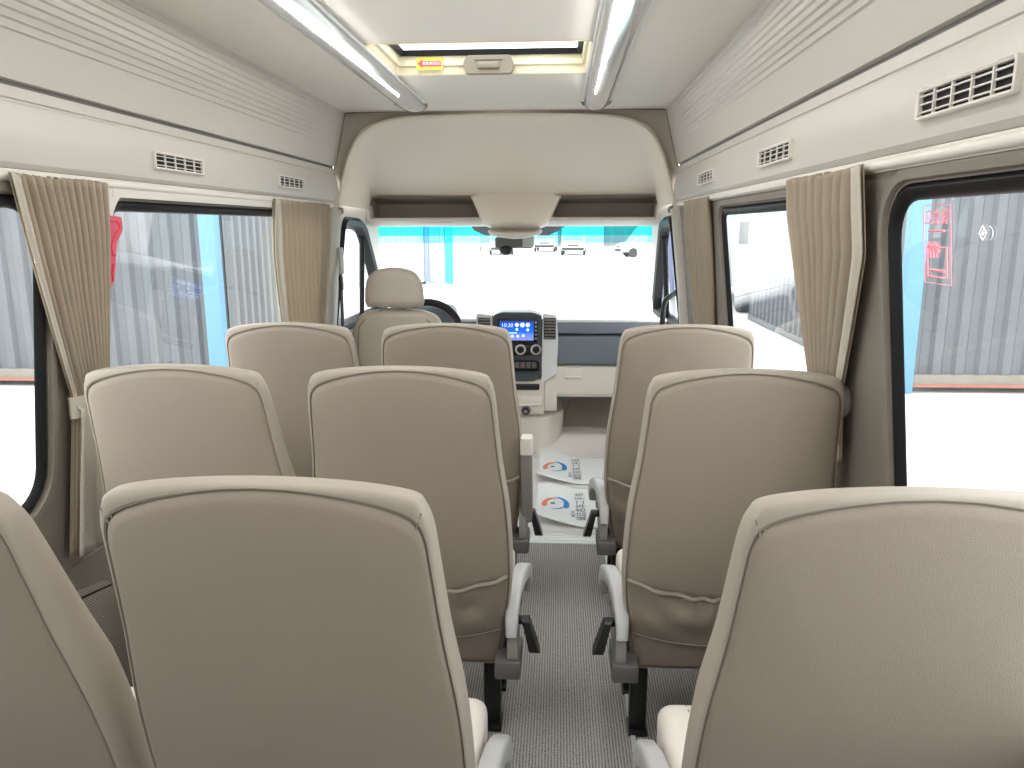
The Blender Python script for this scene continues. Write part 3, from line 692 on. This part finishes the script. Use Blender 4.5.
def paper(x, y, z0, label, seed):
    W_, D_ = .41, .52
    root = empty('paper_mat', (x, y, z0), label, 'paper mat', 'printed paper mats on the cab floor')
    def hgt(u, v):      # near left corner lifts off the floor, far edge arches
        lift = max(0, 1 - u * 1.9) * max(0, 1 - v * 2.2)
        far = max(0, v - .72) * max(0, 1 - abs(u - .15) * 3)
        return .0035 + .052 * lift ** 1.3 + .09 * far ** 1.2 + .004 * math.sin(5 * u + seed) * v
    b = B(); nx, ny = 22, 26
    loft(b, [[(-W_ / 2 + W_ * i / nx, -D_ / 2 + D_ * j / ny + .012 * math.sin(3 * i / nx + seed), hgt(i / nx, j / ny)) for i in range(nx + 1)] for j in range(ny + 1)], closed=False)
    o = link('sheet', b, M['paper'], root, 180); o.modifiers.new('thick', 'SOLIDIFY').thickness = .0012
    def H(px, py): return hgt((px + W_ / 2) / W_, (py + D_ / 2) / D_) + .0022
    cx, cy, rx, ry = -.112, .005, .050, .080
    def swoosh(a0, a1, w0, w1, k0, k1, m, nm):
        b = B(); n = 24; rows = []
        for i in range(n + 1):
            t = i / n; a = a0 + (a1 - a0) * t; ww = w0 + (w1 - w0) * t; kk = k0 + (k1 - k0) * t
            ww *= min(1, t * 8 + .1) * min(1, (1 - t) * 8 + .1)
            rows.append([(lambda X, Y: (X, Y, H(X, Y)))(cx + rx * (kk + q * ww) * math.cos(a), cy + ry * (kk + q * ww) * math.sin(a)) for q in (-.5, -.15, .15, .5)])
        loft(b, rows, closed=False); l = link(nm, b, m, root, 180); l.modifiers.new('thick', 'SOLIDIFY').thickness = .0004
    swoosh(PI * 1.15, PI * .42, .62, .10, .95, .95, M['orange'], 'logo_swoosh')
    swoosh(PI * .50, -PI * .20, .10, .66, 1.15, 1.15, M['blue'], 'logo_swoosh')
    swoosh(-PI * .18, -PI * .62, .20, .03, .95, .85, M['blue'], 'logo_swoosh')
    b = B(); disc(b, (cx - .008, cy + .008, H(cx, cy)), .012, .0008, 'z'); link('logo_dot', b, M['teal'], root)
    text('lettering', '诚信名车二手车', .052, M['ink'], root, (.012, -.02, H(.012, 0) + .002), (0, 0, PI / 2))
    text('small_lettering', '诚信为本', .020, M['ink'], root, (-.026, -.13, H(-.026, -.13) + .002), (0, 0, PI / 2))
    return root
paper(.357, 4.00, .006, 'white paper mat with swirl logo farther from the aisle carpet, nearer the dashboard', 1.0)
paper(.362, 3.43, .010, 'white paper mat with swirl logo nearest the end of the aisle carpet', 2.2)
bm = B(); box(bm, (.60, 4.12, .034), (.05, .08, .05), bev=.012); tag(link('red_object', bm, M['red']), 'small red item on the cab floor at the right edge of the paper mats', 'box')

# ------------------------------------------------------------------ driver seat
def rounded_block(bm, prof_w, y_of, thick, nz=18, n=28, e=3.2):
    """stack of superellipse slices; prof_w: table (z, half width)"""
    rings = []; zs = [prof_w[0][0] + (prof_w[-1][0] - prof_w[0][0]) * k / nz for k in range(nz + 1)]
    for z in zs:
        hw = None
        for (z0, w0), (z1, w1) in zip(prof_w, prof_w[1:]):
            if z0 <= z <= z1 + 1e-9: hw = w0 + (w1 - w0) * (z - z0) / (z1 - z0)
        e_t = min(1, (zs[-1] - z) / .03, 1); e_b = min(1, (z - zs[0]) / .03)
        th = thick * (.35 + .65 * math.sqrt(max(0, min(1, min(e_t, e_b)))))
        rings.append([(hw * math.copysign(abs(math.cos(a)) ** (2 / e), math.cos(a)), y_of(z) + th / 2 * math.copysign(abs(math.sin(a)) ** (2 / e), math.sin(a)), z) for a in [2 * PI * i / n for i in range(n)]])
    loft(bm, rings, True, True, True)
ds = empty('driver_seat', (-.50, 3.50, 0), 'beige driver seat with separate headrest in front of the steering wheel', 'seat')
yo = lambda z: .25 * (1.0 - z)
bm = B(); rounded_block(bm, [(.42, .215), (.55, .235), (.70, .238), (.82, .222), (.88, .195), (.905, .16), (.922, .10), (.928, .03)], lambda z: yo(z) + .05, .13, nz=34)
link('backrest', bm, M['drv'], ds, 60)
for sx in (-1, 1):
    bm = B(); tube(bm, [(sx * .19, yo(.5) - .012, .46), (sx * .196, yo(.7) - .014, .70), (sx * .178, yo(.84) - .008, .84), (sx * .13, yo(.9) + .0, .895)], .003, 6); link('seam', bm, M['piping'], ds)
bm = B(); rounded_block(bm, [(.935, .132), (.96, .138), (1.02, .134), (1.06, .124), (1.085, .108), (1.10, .09), (1.112, .06), (1.118, .015)], lambda z: .02 + .1 * (1.0 - z), .11, nz=34)
link('headrest', bm, M['drv'], ds, 60)
for sx in (-1, 1):
    bm = B(); tube(bm, [(sx * .058, .04, .88), (sx * .058, .028, .95)], .008, 10); disc(bm, (sx * .058, .042, .915), .020, .016, 'z'); link('headrest_post', bm, M['mgrey'], ds)
bm = B(); box(bm, (0, .36, .38), (.48, .48, .14), bev=.05, seg=4); link('seat_cushion', bm, M['cushion'], ds)
bm = B(); box(bm, (0, .34, .155), (.40, .42, .31), bev=.02); link('pedestal', bm, M['dgrey'], ds)

# ------------------------------------------------------------------ passenger seats
SL = .25
yb = lambda z: SL * (1.02 - z)
BODY = [(.192, .235), (.211, .36), (.225, .50), (.222, .66), (.207, .80), (.200, .90), (.196, .950), (.189, .976), (.175, .991), (.12, 1.001), (.05, 1.006), (0, 1.007)]
PANL = [(.188, .240), (.206, .36), (.220, .50), (.217, .66), (.202, .80), (.194, .90), (.190, .940), (.180, .962), (.155, .976), (.11, .989), (.05, .999), (0, 1.002)]
PIV = Vector((0, .15, .42))      # recline pivot
def full(h):
    r = catmull([(x, z + .010 * max(0, (z - .6) / .4)) for x, z in h], 6); return [(p.x, p.y) for p in r] + [(-p.x, p.y) for p in reversed(r[:-1])]
FB, FP = full(BODY), full(PANL)
def mixo(t, grow=0): return [(p[0] + (b[0] - p[0]) * t + (grow * b[0] / .2), p[1] + (b[1] - p[1]) * t + grow * max(0, (b[1] - .9) / .13)) for p, b in zip(FP, FB)]
def ring(o, y): return [(x, y * (1 + .7 * min(1, max(0, (.99 - z) / .28))) + yb(z) if y > 0 else y + yb(z), z) for x, z in o]
def to_piv(bm):
    for v in bm.verts: v.co -= PIV
def panel_half(z):
    for (x0, z0), (x1, z1) in zip(PANL, PANL[1:]):
        if z0 <= z <= z1: return x0 + (x1 - x0) * (z - z0) / (z1 - z0)
    return PANL[0][0]
def make_seat(s, arm):
    """s: +1 aisle on the seat's right, -1 aisle on its left, 0 no aisle side; arm: 'down', 'up' or None"""
    root = bpy.data.objects.new('passenger_seat', None); COL.objects.link(root)
    bm = B()
    loft(bm, [ring(FP, .004), ring(mixo(.10), -.002), ring(mixo(.4), -.0015), ring(mixo(.8), .001), ring(mixo(1.0), .006), ring(mixo(1.0, .001), .016), ring(mixo(1.0, .001), .028), ring(mixo(.9, -.005), .042), ring(mixo(.5, -.014), .056), ring(mixo(0, -.03), .064),
              ring([(x * .6, .62 + (z - .62) * .7) for x, z in FP], .058), ring([(x * .1, .62 + (z - .62) * .2) for x, z in FP], .055)], True, False, True)
    to_piv(bm); bk = link('backrest', bm, M['leather'], root, 50); bk.location = PIV
    bm = B(); rows = [ring(FP, .006)]
    for k, d in ((.985, -.003), (.95, -.006), (.85, -.010), (.7, -.013), (.5, -.016), (.3, -.018), (.1, -.019)):
        rows.append(ring([(x * k, .62 + (z - .62) * k) for x, z in FP], d))
    loft(bm, rows, True, False, True); to_piv(bm); link('back_panel', bm, M['panel'], bk, 60)
    bm = B(); tube(bm, [(x, -.0003 + yb(z), z) for x, z in FP], .0015, 6)
    for q in (-1, 1):       # twin seams over the shoulder corners
        for dx in (0, .009): tube(bm, [(q * (.181 - dx * .5), yb(.962) - .0025, .962 + dx * .4), (q * (.1875 - dx), yb(.982) + .001, .982 + dx * .6), (q * (.186 - dx), yb(.984) + .012, .983 + dx * .6), (q * (.184 - dx), yb(.980) + .018, .978 + dx * .6)], .0012, 6)
    to_piv(bm); link('piping', bm, M['piping'], bk)
    # map pocket with a gathered elastic top
    bm = B(); nu, nv = 72, 20; rows = []
    rim = []
    for j in range(nv + 1):
        v = j / nv; row = []
        for i in range(nu + 1):
            u = 2 * i / nu - 1; zt = .468 + .038 * u * u; zb = .330 + .022 * u * u; z = zb + (zt - zb) * v
            hw = panel_half(z) - .003; fold = .0065 * math.sin(u * 26 + 2.4 * math.sin(u * 5)) * v ** 2.2 * (1 - u ** 8) + .008 * math.sin(4.2 * u - 6 * v) * v * (1 - v) * 3 * (1 - u ** 6) + .004 * math.sin(9 * u + 9 * v) * v * (1 - v) * 3 * (1 - u ** 6)
            bulge = .020 * (1 - u ** 6) * (.35 + .65 * math.sin(min(1, v * 1.05) * PI * .62)) - .012 * (1 - abs(u) ** 3)* v ** 5 * .5
            p = (u * hw, yb(z) - .006 - .016 * (1 - u * u) - bulge - fold, z); row.append(p)
        rows.append(row)
    loft(bm, rows, closed=False); rim = [(p[0], p[1] - .001, p[2]) for p in rows[-1]]; tube(bm, rim, .0055, 8); tube(bm, [(p[0], p[1] + .001, p[2]) for p in rows[0]], .0028, 6)
    to_piv(bm); p_ = link('seat_pocket', bm, M['pocket'], bk, 180); p_.modifiers.new('thick', 'SOLIDIFY').thickness = .002
    # cushion
    bm = B(); rings = []
    for y, k, dz in ((.205, .9, 0), (.212, .97, 0), (.23, 1, 0), (.35, 1, 0), (.45, 1, .004), (.49, 1, .0), (.515, .985, -.012), (.528, .95, -.03), (.532, .9, -.05)):
        zt, zb_ = .425 + dz, .315 + (.02 if k < .99 else 0)
        o_ = rrect(-.214 * k, .214 * k, zb_, zt, .032, 5); rings.append([(x, y, z - (.012 * (1 - (x / .21) ** 2) if z > .405 else 0)) for x, z in o_])
    loft(bm, rings, True, True, True); cu = link('seat_cushion', bm, M['cushion'], root, 50)
    for q in (-1, 1):
        bm = B(); tube(bm, [(q * .150, .23, .4195), (q * .158, .36, .4200), (q * .160, .48, .4225), (q * .158, .516, .409), (q * .156, .534, .377)], .0016, 6); link('piping', bm, M['piping'], cu)
    # frame and legs
    bm = B(); box(bm, (0, .39, .288), (.40, .26, .05), bev=.008)
    for q in (-1, 1): box(bm, (q * .185, .300, .30), (.022, .18, .06), bev=.006)
    link('seat_frame', bm, M['dgrey'], root)
    for qx in (-.165, .165):
        for qy in (.29, .47):
            bm = B(); box(bm, (qx, qy, .135), (.045, .035, .27), bev=.006); box(bm, (qx, qy, .006), (.05, .07, .012), bev=.003); link('leg', bm, M['steel'], root)
    if s:
        bm = B()      # moulded side cover with the dark bracket under it
        prism(bm, round_poly([(.125, .275), (.30, .275), (.34, .33), (.30, .385), (.20, .40), (.14, .385)], .03), lambda u, v, w: (s * w, u, v), .214, .238); sc2 = link('side_cover', bm, M['mgrey'], root)
        bm = B(); box(bm, (s * .215, .185, .262), (.062, .13, .046), bev=.006); box(bm, (s * .150, .215, .255), (.08, .03, .03), bev=.004); box(bm, (s * .175, .205, .295), (.014, .04, .06), bev=.003); box(bm, (s * .200, .20, .300), (.010, .03, .05), bev=.003); link('bracket', bm, M['dgrey'], sc2)
        bm = B(); tube(bm, [(s * .236, .19, .362), (s * .256, .185, .360)], .011, 10); prism(bm, round_poly([(-.018, .030), (.018, .030), (.024, -.048), (.012, -.060), (-.012, -.060), (-.020, -.048)], .008, 3), lambda u, v, w: (s * (.256 + w * (1.2 - v * 6) - (v - .03) * .26), .175 + u, .345 + v), -.008, .008)
        link('recline_lever', bm, M['blackp'], sc2)['label'] = 'black recline lever'
        if arm == 'down':
            # (y, z, sideways offset, half width, half height) from the pivot to the drooping tip
            path = [(.135, .345, .224, .013, .016), (.15, .385, .224, .016, .018), (.20, .418, .226, .018, .019), (.28, .422, .232, .019, .019), (.36, .408, .240, .019, .020), (.405, .385, .245, .019, .024), (.425, .350, .247, .018, .022), (.428, .325, .247, .015, .016)]
            bm = B(); rings = []
            P2 = [Vector((p[0], p[1])) for p in path]
            for i, (y, z, o_, hw, hh) in enumerate(path):
                t = (P2[min(len(path) - 1, i + 1)] - P2[max(0, i - 1)]).normalized(); nrm = Vector((-t.y, t.x))
                rings.append([(s * (o_ + x), y + nrm.x * d, z + nrm.y * d) for x, d in rrect(-hw, hw, -hh, hh, .010, 3)])
            loft(bm, rings, True, True, True); ar = link('armrest', bm, M['grey'], root, 60); ar['label'] = 'light grey armrest folded down'
            bm = B(); prism(bm, round_poly([(.20, .395), (.34, .385), (.405, .36), (.40, .315), (.36, .31), (.33, .35), (.21, .365)], .012, 3), lambda u, v, w: (s * w, u, v), .232, .240); link('inner_shell', bm, M['mgrey'], ar)
        elif arm == 'up':
            bm = B(); rings = []
            for z, y, k in ((.34, .172, .85), (.36, .168, 1), (.48, .140, 1), (.595, .112, 1)):
                rings.append([(s * (.240 + x * k), y + d * k, z) for x, d in rrect(-.018, .018, -.03, .03, .010, 3)])
            loft(bm, rings, True, True, True); ar = link('armrest', bm, M['mgrey'], root); ar['label'] = 'armrest folded up beside the backrest'
            bm = B(); rings = [[(s * (.240 + x * k), y + d * k, z) for x, d in rrect(-.020, .020, -.033, .035, .010, 3)] for z, y, k in ((.592, .112, 1), (.635, .102, 1), (.648, .098, .9))]
            loft(bm, rings, True, True, True); link('armrest_tip', bm, M['pale'], ar)['label'] = 'white tip'
    return root
G = 'beige passenger seats in three rows'
protos = {}
def seat(x, y, s, arm, label, lean=0):
    key = (s, arm)
    if key not in protos: o = protos[key] = make_seat(s, arm)
    else: o = copy_tree(protos[key])
    o.location = (x, y, 0); tag(o, label, 'seat', G)
    for c in o.children:
        if c.name.startswith('backrest'): c.rotation_euler.x = math.radians(lean)
    return o
seat(-.56, 2.24, 0, None, 'beige passenger seat by the left window right behind the driver seat, front row')
seat(-.078, 2.24, 1, 'up', 'beige passenger seat on the left of the aisle in the front row, armrest folded up')
seat(.640, 2.24, -1, 'down', 'beige passenger seat right of the aisle in the front row, beside the paper mats')
seat(-.555, 1.52, 0, None, 'beige passenger seat by the left window in the middle row, beside the tied curtain')
seat(-.070, 1.52, 1, 'down', 'beige passenger seat left of the aisle in the middle row, low pocket on its back')
seat(.640, 1.52, -1, 'down', 'beige passenger seat right of the aisle in the middle row, whole map pocket visible')
seat(-.578, .80, 0, None, 'beige seat by the left window in the nearest row, only its right side visible', lean=1.5)
seat(-.083, .80, 1, 'down', 'large-looking beige passenger seat left of the aisle in the nearest row')
seat(.665, .80, -1, 'down', 'large-looking beige passenger seat right of the aisle in the nearest row')

# ------------------------------------------------------------------ belts, handles, stickers
sb = empty('seat_belt', (-.80, 3.66, 1.2), 'driver seat belt with dark anchor hanging on the left pillar cover', 'seat belt')
bm = B(); box(bm, (.008, .03, -.06), (.014, .055, .13), bev=.006); link('anchor_cover', bm, M['pillar'], sb)
bm = B(); box(bm, (.012, .0, -.165), (.018, .035, .07), bev=.006); link('buckle_guide', bm, M['blackp'], sb)
bm = B(); loft(bm, [[(.012 - .02 * t, -.022 + .05 * t, -.18 - .55 * t), (.012 - .02 * t, .022 + .05 * t, -.18 - .55 * t), (.009 - .02 * t, .022 + .05 * t, -.18 - .55 * t), (.009 - .02 * t, -.022 + .05 * t, -.18 - .55 * t)] for t in (0, .3, .6, 1)], True, True, True); link('webbing', bm, M['belt'], sb)
for s, lb in ((-1, 'small hook at the top of the left pillar cover'), (1, 'small hook at the top of the right pillar cover')):
    bm = B(); tube(bm, [(s * .79, 3.66, 1.39), (s * .770, 3.665, 1.385), (s * .765, 3.66, 1.37), (s * .770, 3.655, 1.36)], [.008, .007, .006, .003], 8); tag(link('coat_hook', bm, M['mgrey']), lb, 'hook')
bm = B(); bmesh.ops.create_uvsphere(bm, u_segments=16, v_segments=10, radius=.022); bmesh.ops.scale(bm, vec=(.7, 1, 1.5), verts=bm.verts); bmesh.ops.translate(bm, vec=(.850, 1.58, .945), verts=bm.verts)
tag(link('belt_anchor', bm, M['mgrey']), 'rounded grey belt anchor on the right wall below the dark beige curtain', 'belt anchor')
bm = B(); tube(bm, catmull([(.905, 4.06, .985), (.88, 4.05, .965), (.835, 4.04, .935), (.812, 4.04, .900), (.806, 4.04, .78), (.806, 4.05, .66)], 4), .014, 10)
tag(link('grab_handle', bm, M['blackp']), 'black bent grab handle on the right cab door', 'handle')

# red sticker at the rear edge of the left window
rs = empty('window_sticker', (-.818, 1.815, 1.22), 'red printed sticker at the edge of the left curtain', 'sticker')
bm = B(); prism(bm, round_poly([(1.76, 1.330), (1.835, 1.326), (1.842, 1.295), (1.815, 1.265), (1.812, 1.215), (1.803, 1.165), (1.76, 1.160)], .008, 3), lambda u, v, w: (-(wall_x(v) - .0135 + w), u, v), 0, .0015)
for v in bm.verts: v.co -= Vector(rs.location)
link('backing', bm, M['spink'], rs, 0)
bm = B(); tube(bm, [(-(wall_x(z) - .014), y, z) for y, z in catmull([(1.785, 1.316), (1.815, 1.316), (1.824, 1.298), (1.806, 1.283), (1.794, 1.262), (1.797, 1.240), (1.806, 1.236)], 4)], .0022, 6)
tube(bm, [(-(wall_x(z) - .014), y, z) for y, z in [(1.80, 1.215), (1.797, 1.195), (1.80, 1.175)]], .003, 6)
for v in bm.verts: v.co -= Vector(rs.location)
link('print', bm, M['red'], rs)
# pink outline decal on the right rear window
dc = empty('window_decal', (wall_x(1.275) + .0065, 1.20, 1.275), 'pink outlined decal on the rear right window pane', 'decal')
def wp(y, z): return (wall_x(z) + .0065 - dc.location.x, y - 1.20, z - 1.275)
bm = B()
for a, b, c, d, t in ((1.163, 1.246, 1.213, 1.330, .0008), (1.176, 1.236, 1.223, 1.268, .0013)):
    tube(bm, [wp(*p) for p in ((a, c), (b, c), (b, d), (a, d))], t, 4, closed=True)
for z, h_ in ((1.233, .0022), (1.292, .0018)): tube(bm, [wp(1.182, z), wp(1.230, z)], h_, 6)
for k in range(6): tube(bm, [wp(1.232 - .006 * k, 1.276 - .003 * (k % 3)), wp(1.226 - .005 * k, 1.252 + .008 * (k % 2))], .0016, 6)
link('print', bm, M['pink'], dc, 0)
text('lettering', '应急窗', .025, M['pink'], dc, wp(1.205, 1.311), (PI / 2, math.atan(.12) * 0, -PI / 2))
gm = empty('glass_mark', (wall_x(1.29) + .0065, 1.078, 1.29), 'small white diamond mark on the rear right window pane', 'glass mark')
bm = B(); q_ = lambda y, z: (wall_x(1.29 + z) - wall_x(1.29), y, z)
tube(bm, [q_(0, .010), q_(.009, 0), q_(0, -.010), q_(-.009, 0)], .0009, 4, closed=True); tube(bm, [q_(0, .003), q_(.003, 0), q_(0, -.003), q_(-.003, 0)], .0008, 4, closed=True)
tube(bm, [q_(-.016 - .009 * math.sin(t), .009 * math.cos(t)) for t in [PI * j / 8 for j in range(9)]], .0008, 4)
link('print', bm, M['white'], gm, 0)  # white diamond outlines and an arc on the pane

# ------------------------------------------------------------------ outside
GZ = -.75
bm = B(); bm.faces.new([bm.verts.new(p) for p in ((-90, -60, GZ), (90, -60, GZ), (90, 140, GZ), (-90, 140, GZ))])
tag(link('ground', bm, M['conc'], None, 0), 'bright pale concrete yard outside', 'ground', kind='structure')
def corrug(bm, P, length, z0, z1, pitch=.28, depth=.05):
    """trapezoid sheet; P(d, out, z)"""
    pts = []; d = 0
    while d < length:
        pts += [(d, 0), (d + pitch * .36, 0), (d + pitch * .5, depth), (d + pitch * .86, depth)]; d += pitch
    pts = [p for p in pts if p[0] <= length] + [(length, 0)]
    loft(bm, [[P(d, o, z0) for d, o in pts], [P(d, o, z1) for d, o in pts]], closed=False)
def hoarding(name, label, x0, x1, y, z1, m, post=None, cat='container wall'):
    r = empty(name, (x0, y, GZ), label, cat)
    bm = B(); corrug(bm, lambda d, o, z: (d, -o, z), x1 - x0, .20, z1 - GZ); link('sheet', bm, m, r, 0)
    bm = B(); box(bm, ((x1 - x0) / 2, -.02, .15), (x1 - x0, .16, .16), bev=.01); link('base_rail', bm, M['rail'], r)
    bm = B(); box(bm, ((x1 - x0) / 2, -.105, .10), (x1 - x0, .02, .03)); link('rust_stripe', bm, M['rust'], r)
    bm = B(); box(bm, ((x1 - x0) / 2, .6, (z1 - GZ) / 2 + .1), (x1 - x0, 1.1, z1 - GZ - .22)); link('body', bm, m, r)
    if post:
        bm = B(); box(bm, (post - x0, -.06, (z1 - GZ) / 2), (.22, .16, z1 - GZ), bev=.02); link('corner_post', bm, M['bluepost'], r)['label'] = 'sky-blue corner post'
    return r
hoarding('storage_container', 'grey corrugated storage container with blue corner post outside the rear right window', 4.50, 8.6, 9.7, 2.2, M['steelwall'], 4.56)
hoarding('storage_container', 'grey corrugated storage container with blue corner post outside the left windows', -10.5, -4.02, 9.6, 2.3, M['steelwall'], -4.12)
r = empty('site_cabin', (-4.0, 9.66, GZ), 'pale ribbed site cabin right of the blue post outside the left window', 'cabin')
bm = B(); corrug(bm, lambda d, o, z: (o, d, z), 5.2, .1, 3.0, .24, .06); link('ribbed_side', bm, M['palewall'], r, 0)
bm = B(); box(bm, (-1.3, 3.4, 1.55), (2.5, 3.6, 2.9)); link('body', bm, M['palewall'], r)
bm = B(); box(bm, (.12, 2.75, 2.12), (.22, .95, .55), bev=.03); link('air_unit', bm, M['whitewall'], r)
r = empty('ribbed_barrier', (4.6, 12.4, GZ), 'low blue-grey ribbed barrier outside the small right window', 'barrier')
bm = B(); corrug(bm, lambda d, o, z: (-o, d, z), 5.0, .10, 1.12, .30, .07); link('sheet', bm, M['steelwall'], r, 0)
bm = B(); box(bm, (.03, 2.5, 1.14), (.16, 5.0, .08), bev=.02); box(bm, (0, 2.5, .06), (.18, 5.0, .12), bev=.02); link('rail', bm, M['palewall'], r)
r = empty('parked_truck', (5.75, 18.0, GZ), 'white truck parked beyond the low barrier', 'truck')
bm = B(); prism(bm, round_poly([(0, .55), (0, 2.5), (.3, 2.9), (1.9, 2.9), (1.9, .55)], .12), lambda u, v, w: (w, u, v), -1.1, 1.1); link('cab', bm, M['vanwhite'], r)
bm = B(); box(bm, (0, 4.4, 1.9), (2.3, 4.6, 2.4), bev=.03); link('cargo_box', bm, M['vanwhite'], r)
bm = B(); prism(bm, [(-.02, 1.55), (-.02, 2.3), (.0, 2.35), (.02, 1.5)], lambda u, v, w: (w, u, v), -.95, .95); link('windscreen', bm, M['carglass'], r)
bm = B(); box(bm, (0, -.05, .62), (2.1, .16, .3), bev=.05); link('bumper', bm, M['tyre'], r)
for sx in (-1, 1):
    bm = B(); box(bm, (sx * 1.28, .0, 1.9), (.22, .10, .5), bev=.04); link('mirror', bm, M['tyre'], r)
    for y in (.9, 5.4): bm = B(); disc(bm, (sx * .85, y, .48), .48, .28 * sx, 'x', 24); link('wheel', bm, M['tyre'], r)
def far_box(name, label, x0, x1, y0, y1, h_, m, cat, stripe=None):
    r = empty(name, (x0, y0, GZ), label, cat); bm = B(); corrug(bm, lambda d, o, z: (d, -o, z), x1 - x0, .1, h_, .4, .06); link('front_panel', bm, m[0], r, 0)
    bm = B(); corrug(bm, lambda d, o, z: (x1 - x0 + o, d, z), y1 - y0, .1, h_, .5, .08); link('side_panel', bm, m[1], r, 0)
    bm = B(); box(bm, ((x1 - x0) / 2, (y1 - y0) / 2, h_ / 2), (x1 - x0 - .05, y1 - y0 - .05, h_)); link('body', bm, m[1], r, 0)
    if stripe: bm = B(); box(bm, (x1 - x0 - .14, -.06, h_ / 2 + .05), (.26, .1, h_)); link('corner_post', bm, stripe, r)
far_box('shipping_container', 'lilac-blue container with a cyan edge seen through the windscreen beyond the driver seat', -4.62, -3.55, 28, 37, 2.7, (M['lilac'], M['whitewall']), 'container', M['cyan'])
far_box('shipping_container', 'white container left of the lilac one beyond the windscreen', -7.4, -4.7, 27, 36, 2.7, (M['whitewall'], M['whitewall']), 'container')
far_box('shipping_container', 'pale container at the right edge of the windscreen view', 2.75, 4.2, 22, 25, 2.7, (M['lilac'], M['whitewall']), 'container')
def van(x, y, rz, m, label, L_=4.8, Hh=1.95):
    r = empty('parked_van', (x, y, GZ), label, 'van', rz=rz)
    bm = B(); rings = []
    side = round_poly([(0, .35), (-.02, .85), (.75, 1.05), (1.55, Hh - .05), (2.2, Hh), (L_, Hh - .05), (L_, .35)], [.1, .12, .15, .2, .2, .12, .08], 4)
    for w_, k in ((-.86, .93), (-.80, .99), (0, 1), (.80, .99), (.86, .93)): rings.append([(w_, L_ / 2 + (u - L_ / 2) * k, 1.0 + (v - 1.0) * k) for u, v in side])
    loft(bm, rings, True, True, True); link('body', bm, m, r, 40)
    bm = B(); prism(bm, [(.80, 1.10), (1.50, Hh - .14), (1.54, Hh - .16), (.86, 1.06)], lambda u, v, w: (w, u - .03, v + .03), -.70, .70); link('windscreen', bm, M['carglass'], r)
    for sx in (-1, 1):
        bm = B(); prism(bm, [(1.15, 1.15), (1.70, Hh - .22), (2.55, Hh - .22), (2.55, 1.15)], lambda u, v, w: (w, u, v), sx * .855, sx * .868)
        prism(bm, [(2.65, 1.15), (2.65, Hh - .22), (4.1, Hh - .22), (4.2, 1.15)], lambda u, v, w: (w, u, v), sx * .855, sx * .868); link('side_glass', bm, M['carglass'], r)
        for yw in (.85, L_ - 1.0): bm = B(); disc(bm, (sx * .72, yw, .32), .32, .16 * sx, 'x', 20); link('wheel', bm, M['tyre'], r)
    bm = B(); box(bm, (0, -.01, .48), (1.6, .12, .18), bev=.04); box(bm, (0, .0, .72), (.8, .05, .1), bev=.02); link('bumper', bm, M['tyre'], r)
van(-3.9, 57, .1, M['vanwhite'], 'white van facing the windscreen just left of the mirror')
van(-7.2, 66, .1, M['greycar'], 'grey van far off beside the pale containers, left of the mirror')
van(1.3, 56, -.05, M['vanwhite'], 'white van facing the windscreen just right of the mirror')
van(-.9, 64, -.05, M['vanwhite'], 'white van farthest away, mostly behind the mirror')
van(4.3, 53, -1.42, M['vanwhite'], 'large white van seen from its side at the right of the windscreen', 5.2, 2.1)
r = empty('warehouse', (0, 84, GZ), 'long pale warehouse at the far end of the yard', 'building')
bm = B(); corrug(bm, lambda d, o, z: (d - 40, -o, z), 80, 0, 6, 1.5, .15); link('facade', bm, M['palewall'], r, 0)
bm = B(); prism(bm, [(0.1, 6), (8, 8), (16, 6), (16, 0), (0.1, 0)], lambda u, v, w: (w, u, v), -40, 40); link('body', bm, M['whitewall'], r, 0)
for k in range(6):
    bm = B(); box(bm, (-30 + 11 * k, -.2, 1.9), (4.2, .12, 3.8)); link('roller_door', bm, M['lilac'], r)

# ------------------------------------------------------------------ light and camera
W_ = bpy.data.worlds.new('sky'); SC.world = W_; W_.use_nodes = True
bg = W_.node_tree.nodes['Background']; bg.inputs[0].default_value = (.96, .98, 1.0, 1); bg.inputs[1].default_value = 3.2
sun = bpy.data.lights.new('sun', 'SUN'); sun.energy = 2.0; sun.angle = math.radians(25); sun.color = (1, .97, .93)
so_ = bpy.data.objects.new('sun', sun); COL.objects.link(so_); so_.rotation_euler = (math.radians(38), 0, math.radians(-15))

cam = bpy.data.cameras.new('camera'); co = bpy.data.objects.new('camera', cam); COL.objects.link(co)
f_, pi_, ya_, ro_ = 764.2, .2029, .0601, -.003
cam.sensor_fit = 'HORIZONTAL'; cam.sensor_width = 36; cam.lens = 36 * f_ / 1024; cam.clip_start = .02; cam.clip_end = 400
cp, sp, cyw, syw = math.cos(pi_), math.sin(pi_), math.cos(ya_), math.sin(ya_)
fw = Vector((-syw * cp, cyw * cp, -sp)); rt = Vector((cyw, syw, 0)); up = rt.cross(fw)
r2 = math.cos(ro_) * rt + math.sin(ro_) * up; u2 = -math.sin(ro_) * rt + math.cos(ro_) * up
mw = Matrix((( r2.x, u2.x, -fw.x, .257), (r2.y, u2.y, -fw.y, 0), (r2.z, u2.z, -fw.z, 1.3), (0, 0, 0, 1))); co.matrix_world = mw
SC.camera = co
vs = SC.view_settings; vs.view_transform = 'Standard'; vs.look = 'None'; vs.exposure = 0.35; vs.gamma = 1.0; vs.use_curve_mapping = False
cy_ = SC.cycles; cy_.max_bounces = 14; cy_.diffuse_bounces = 8; cy_.glossy_bounces = 4; cy_.transparent_max_bounces = 16
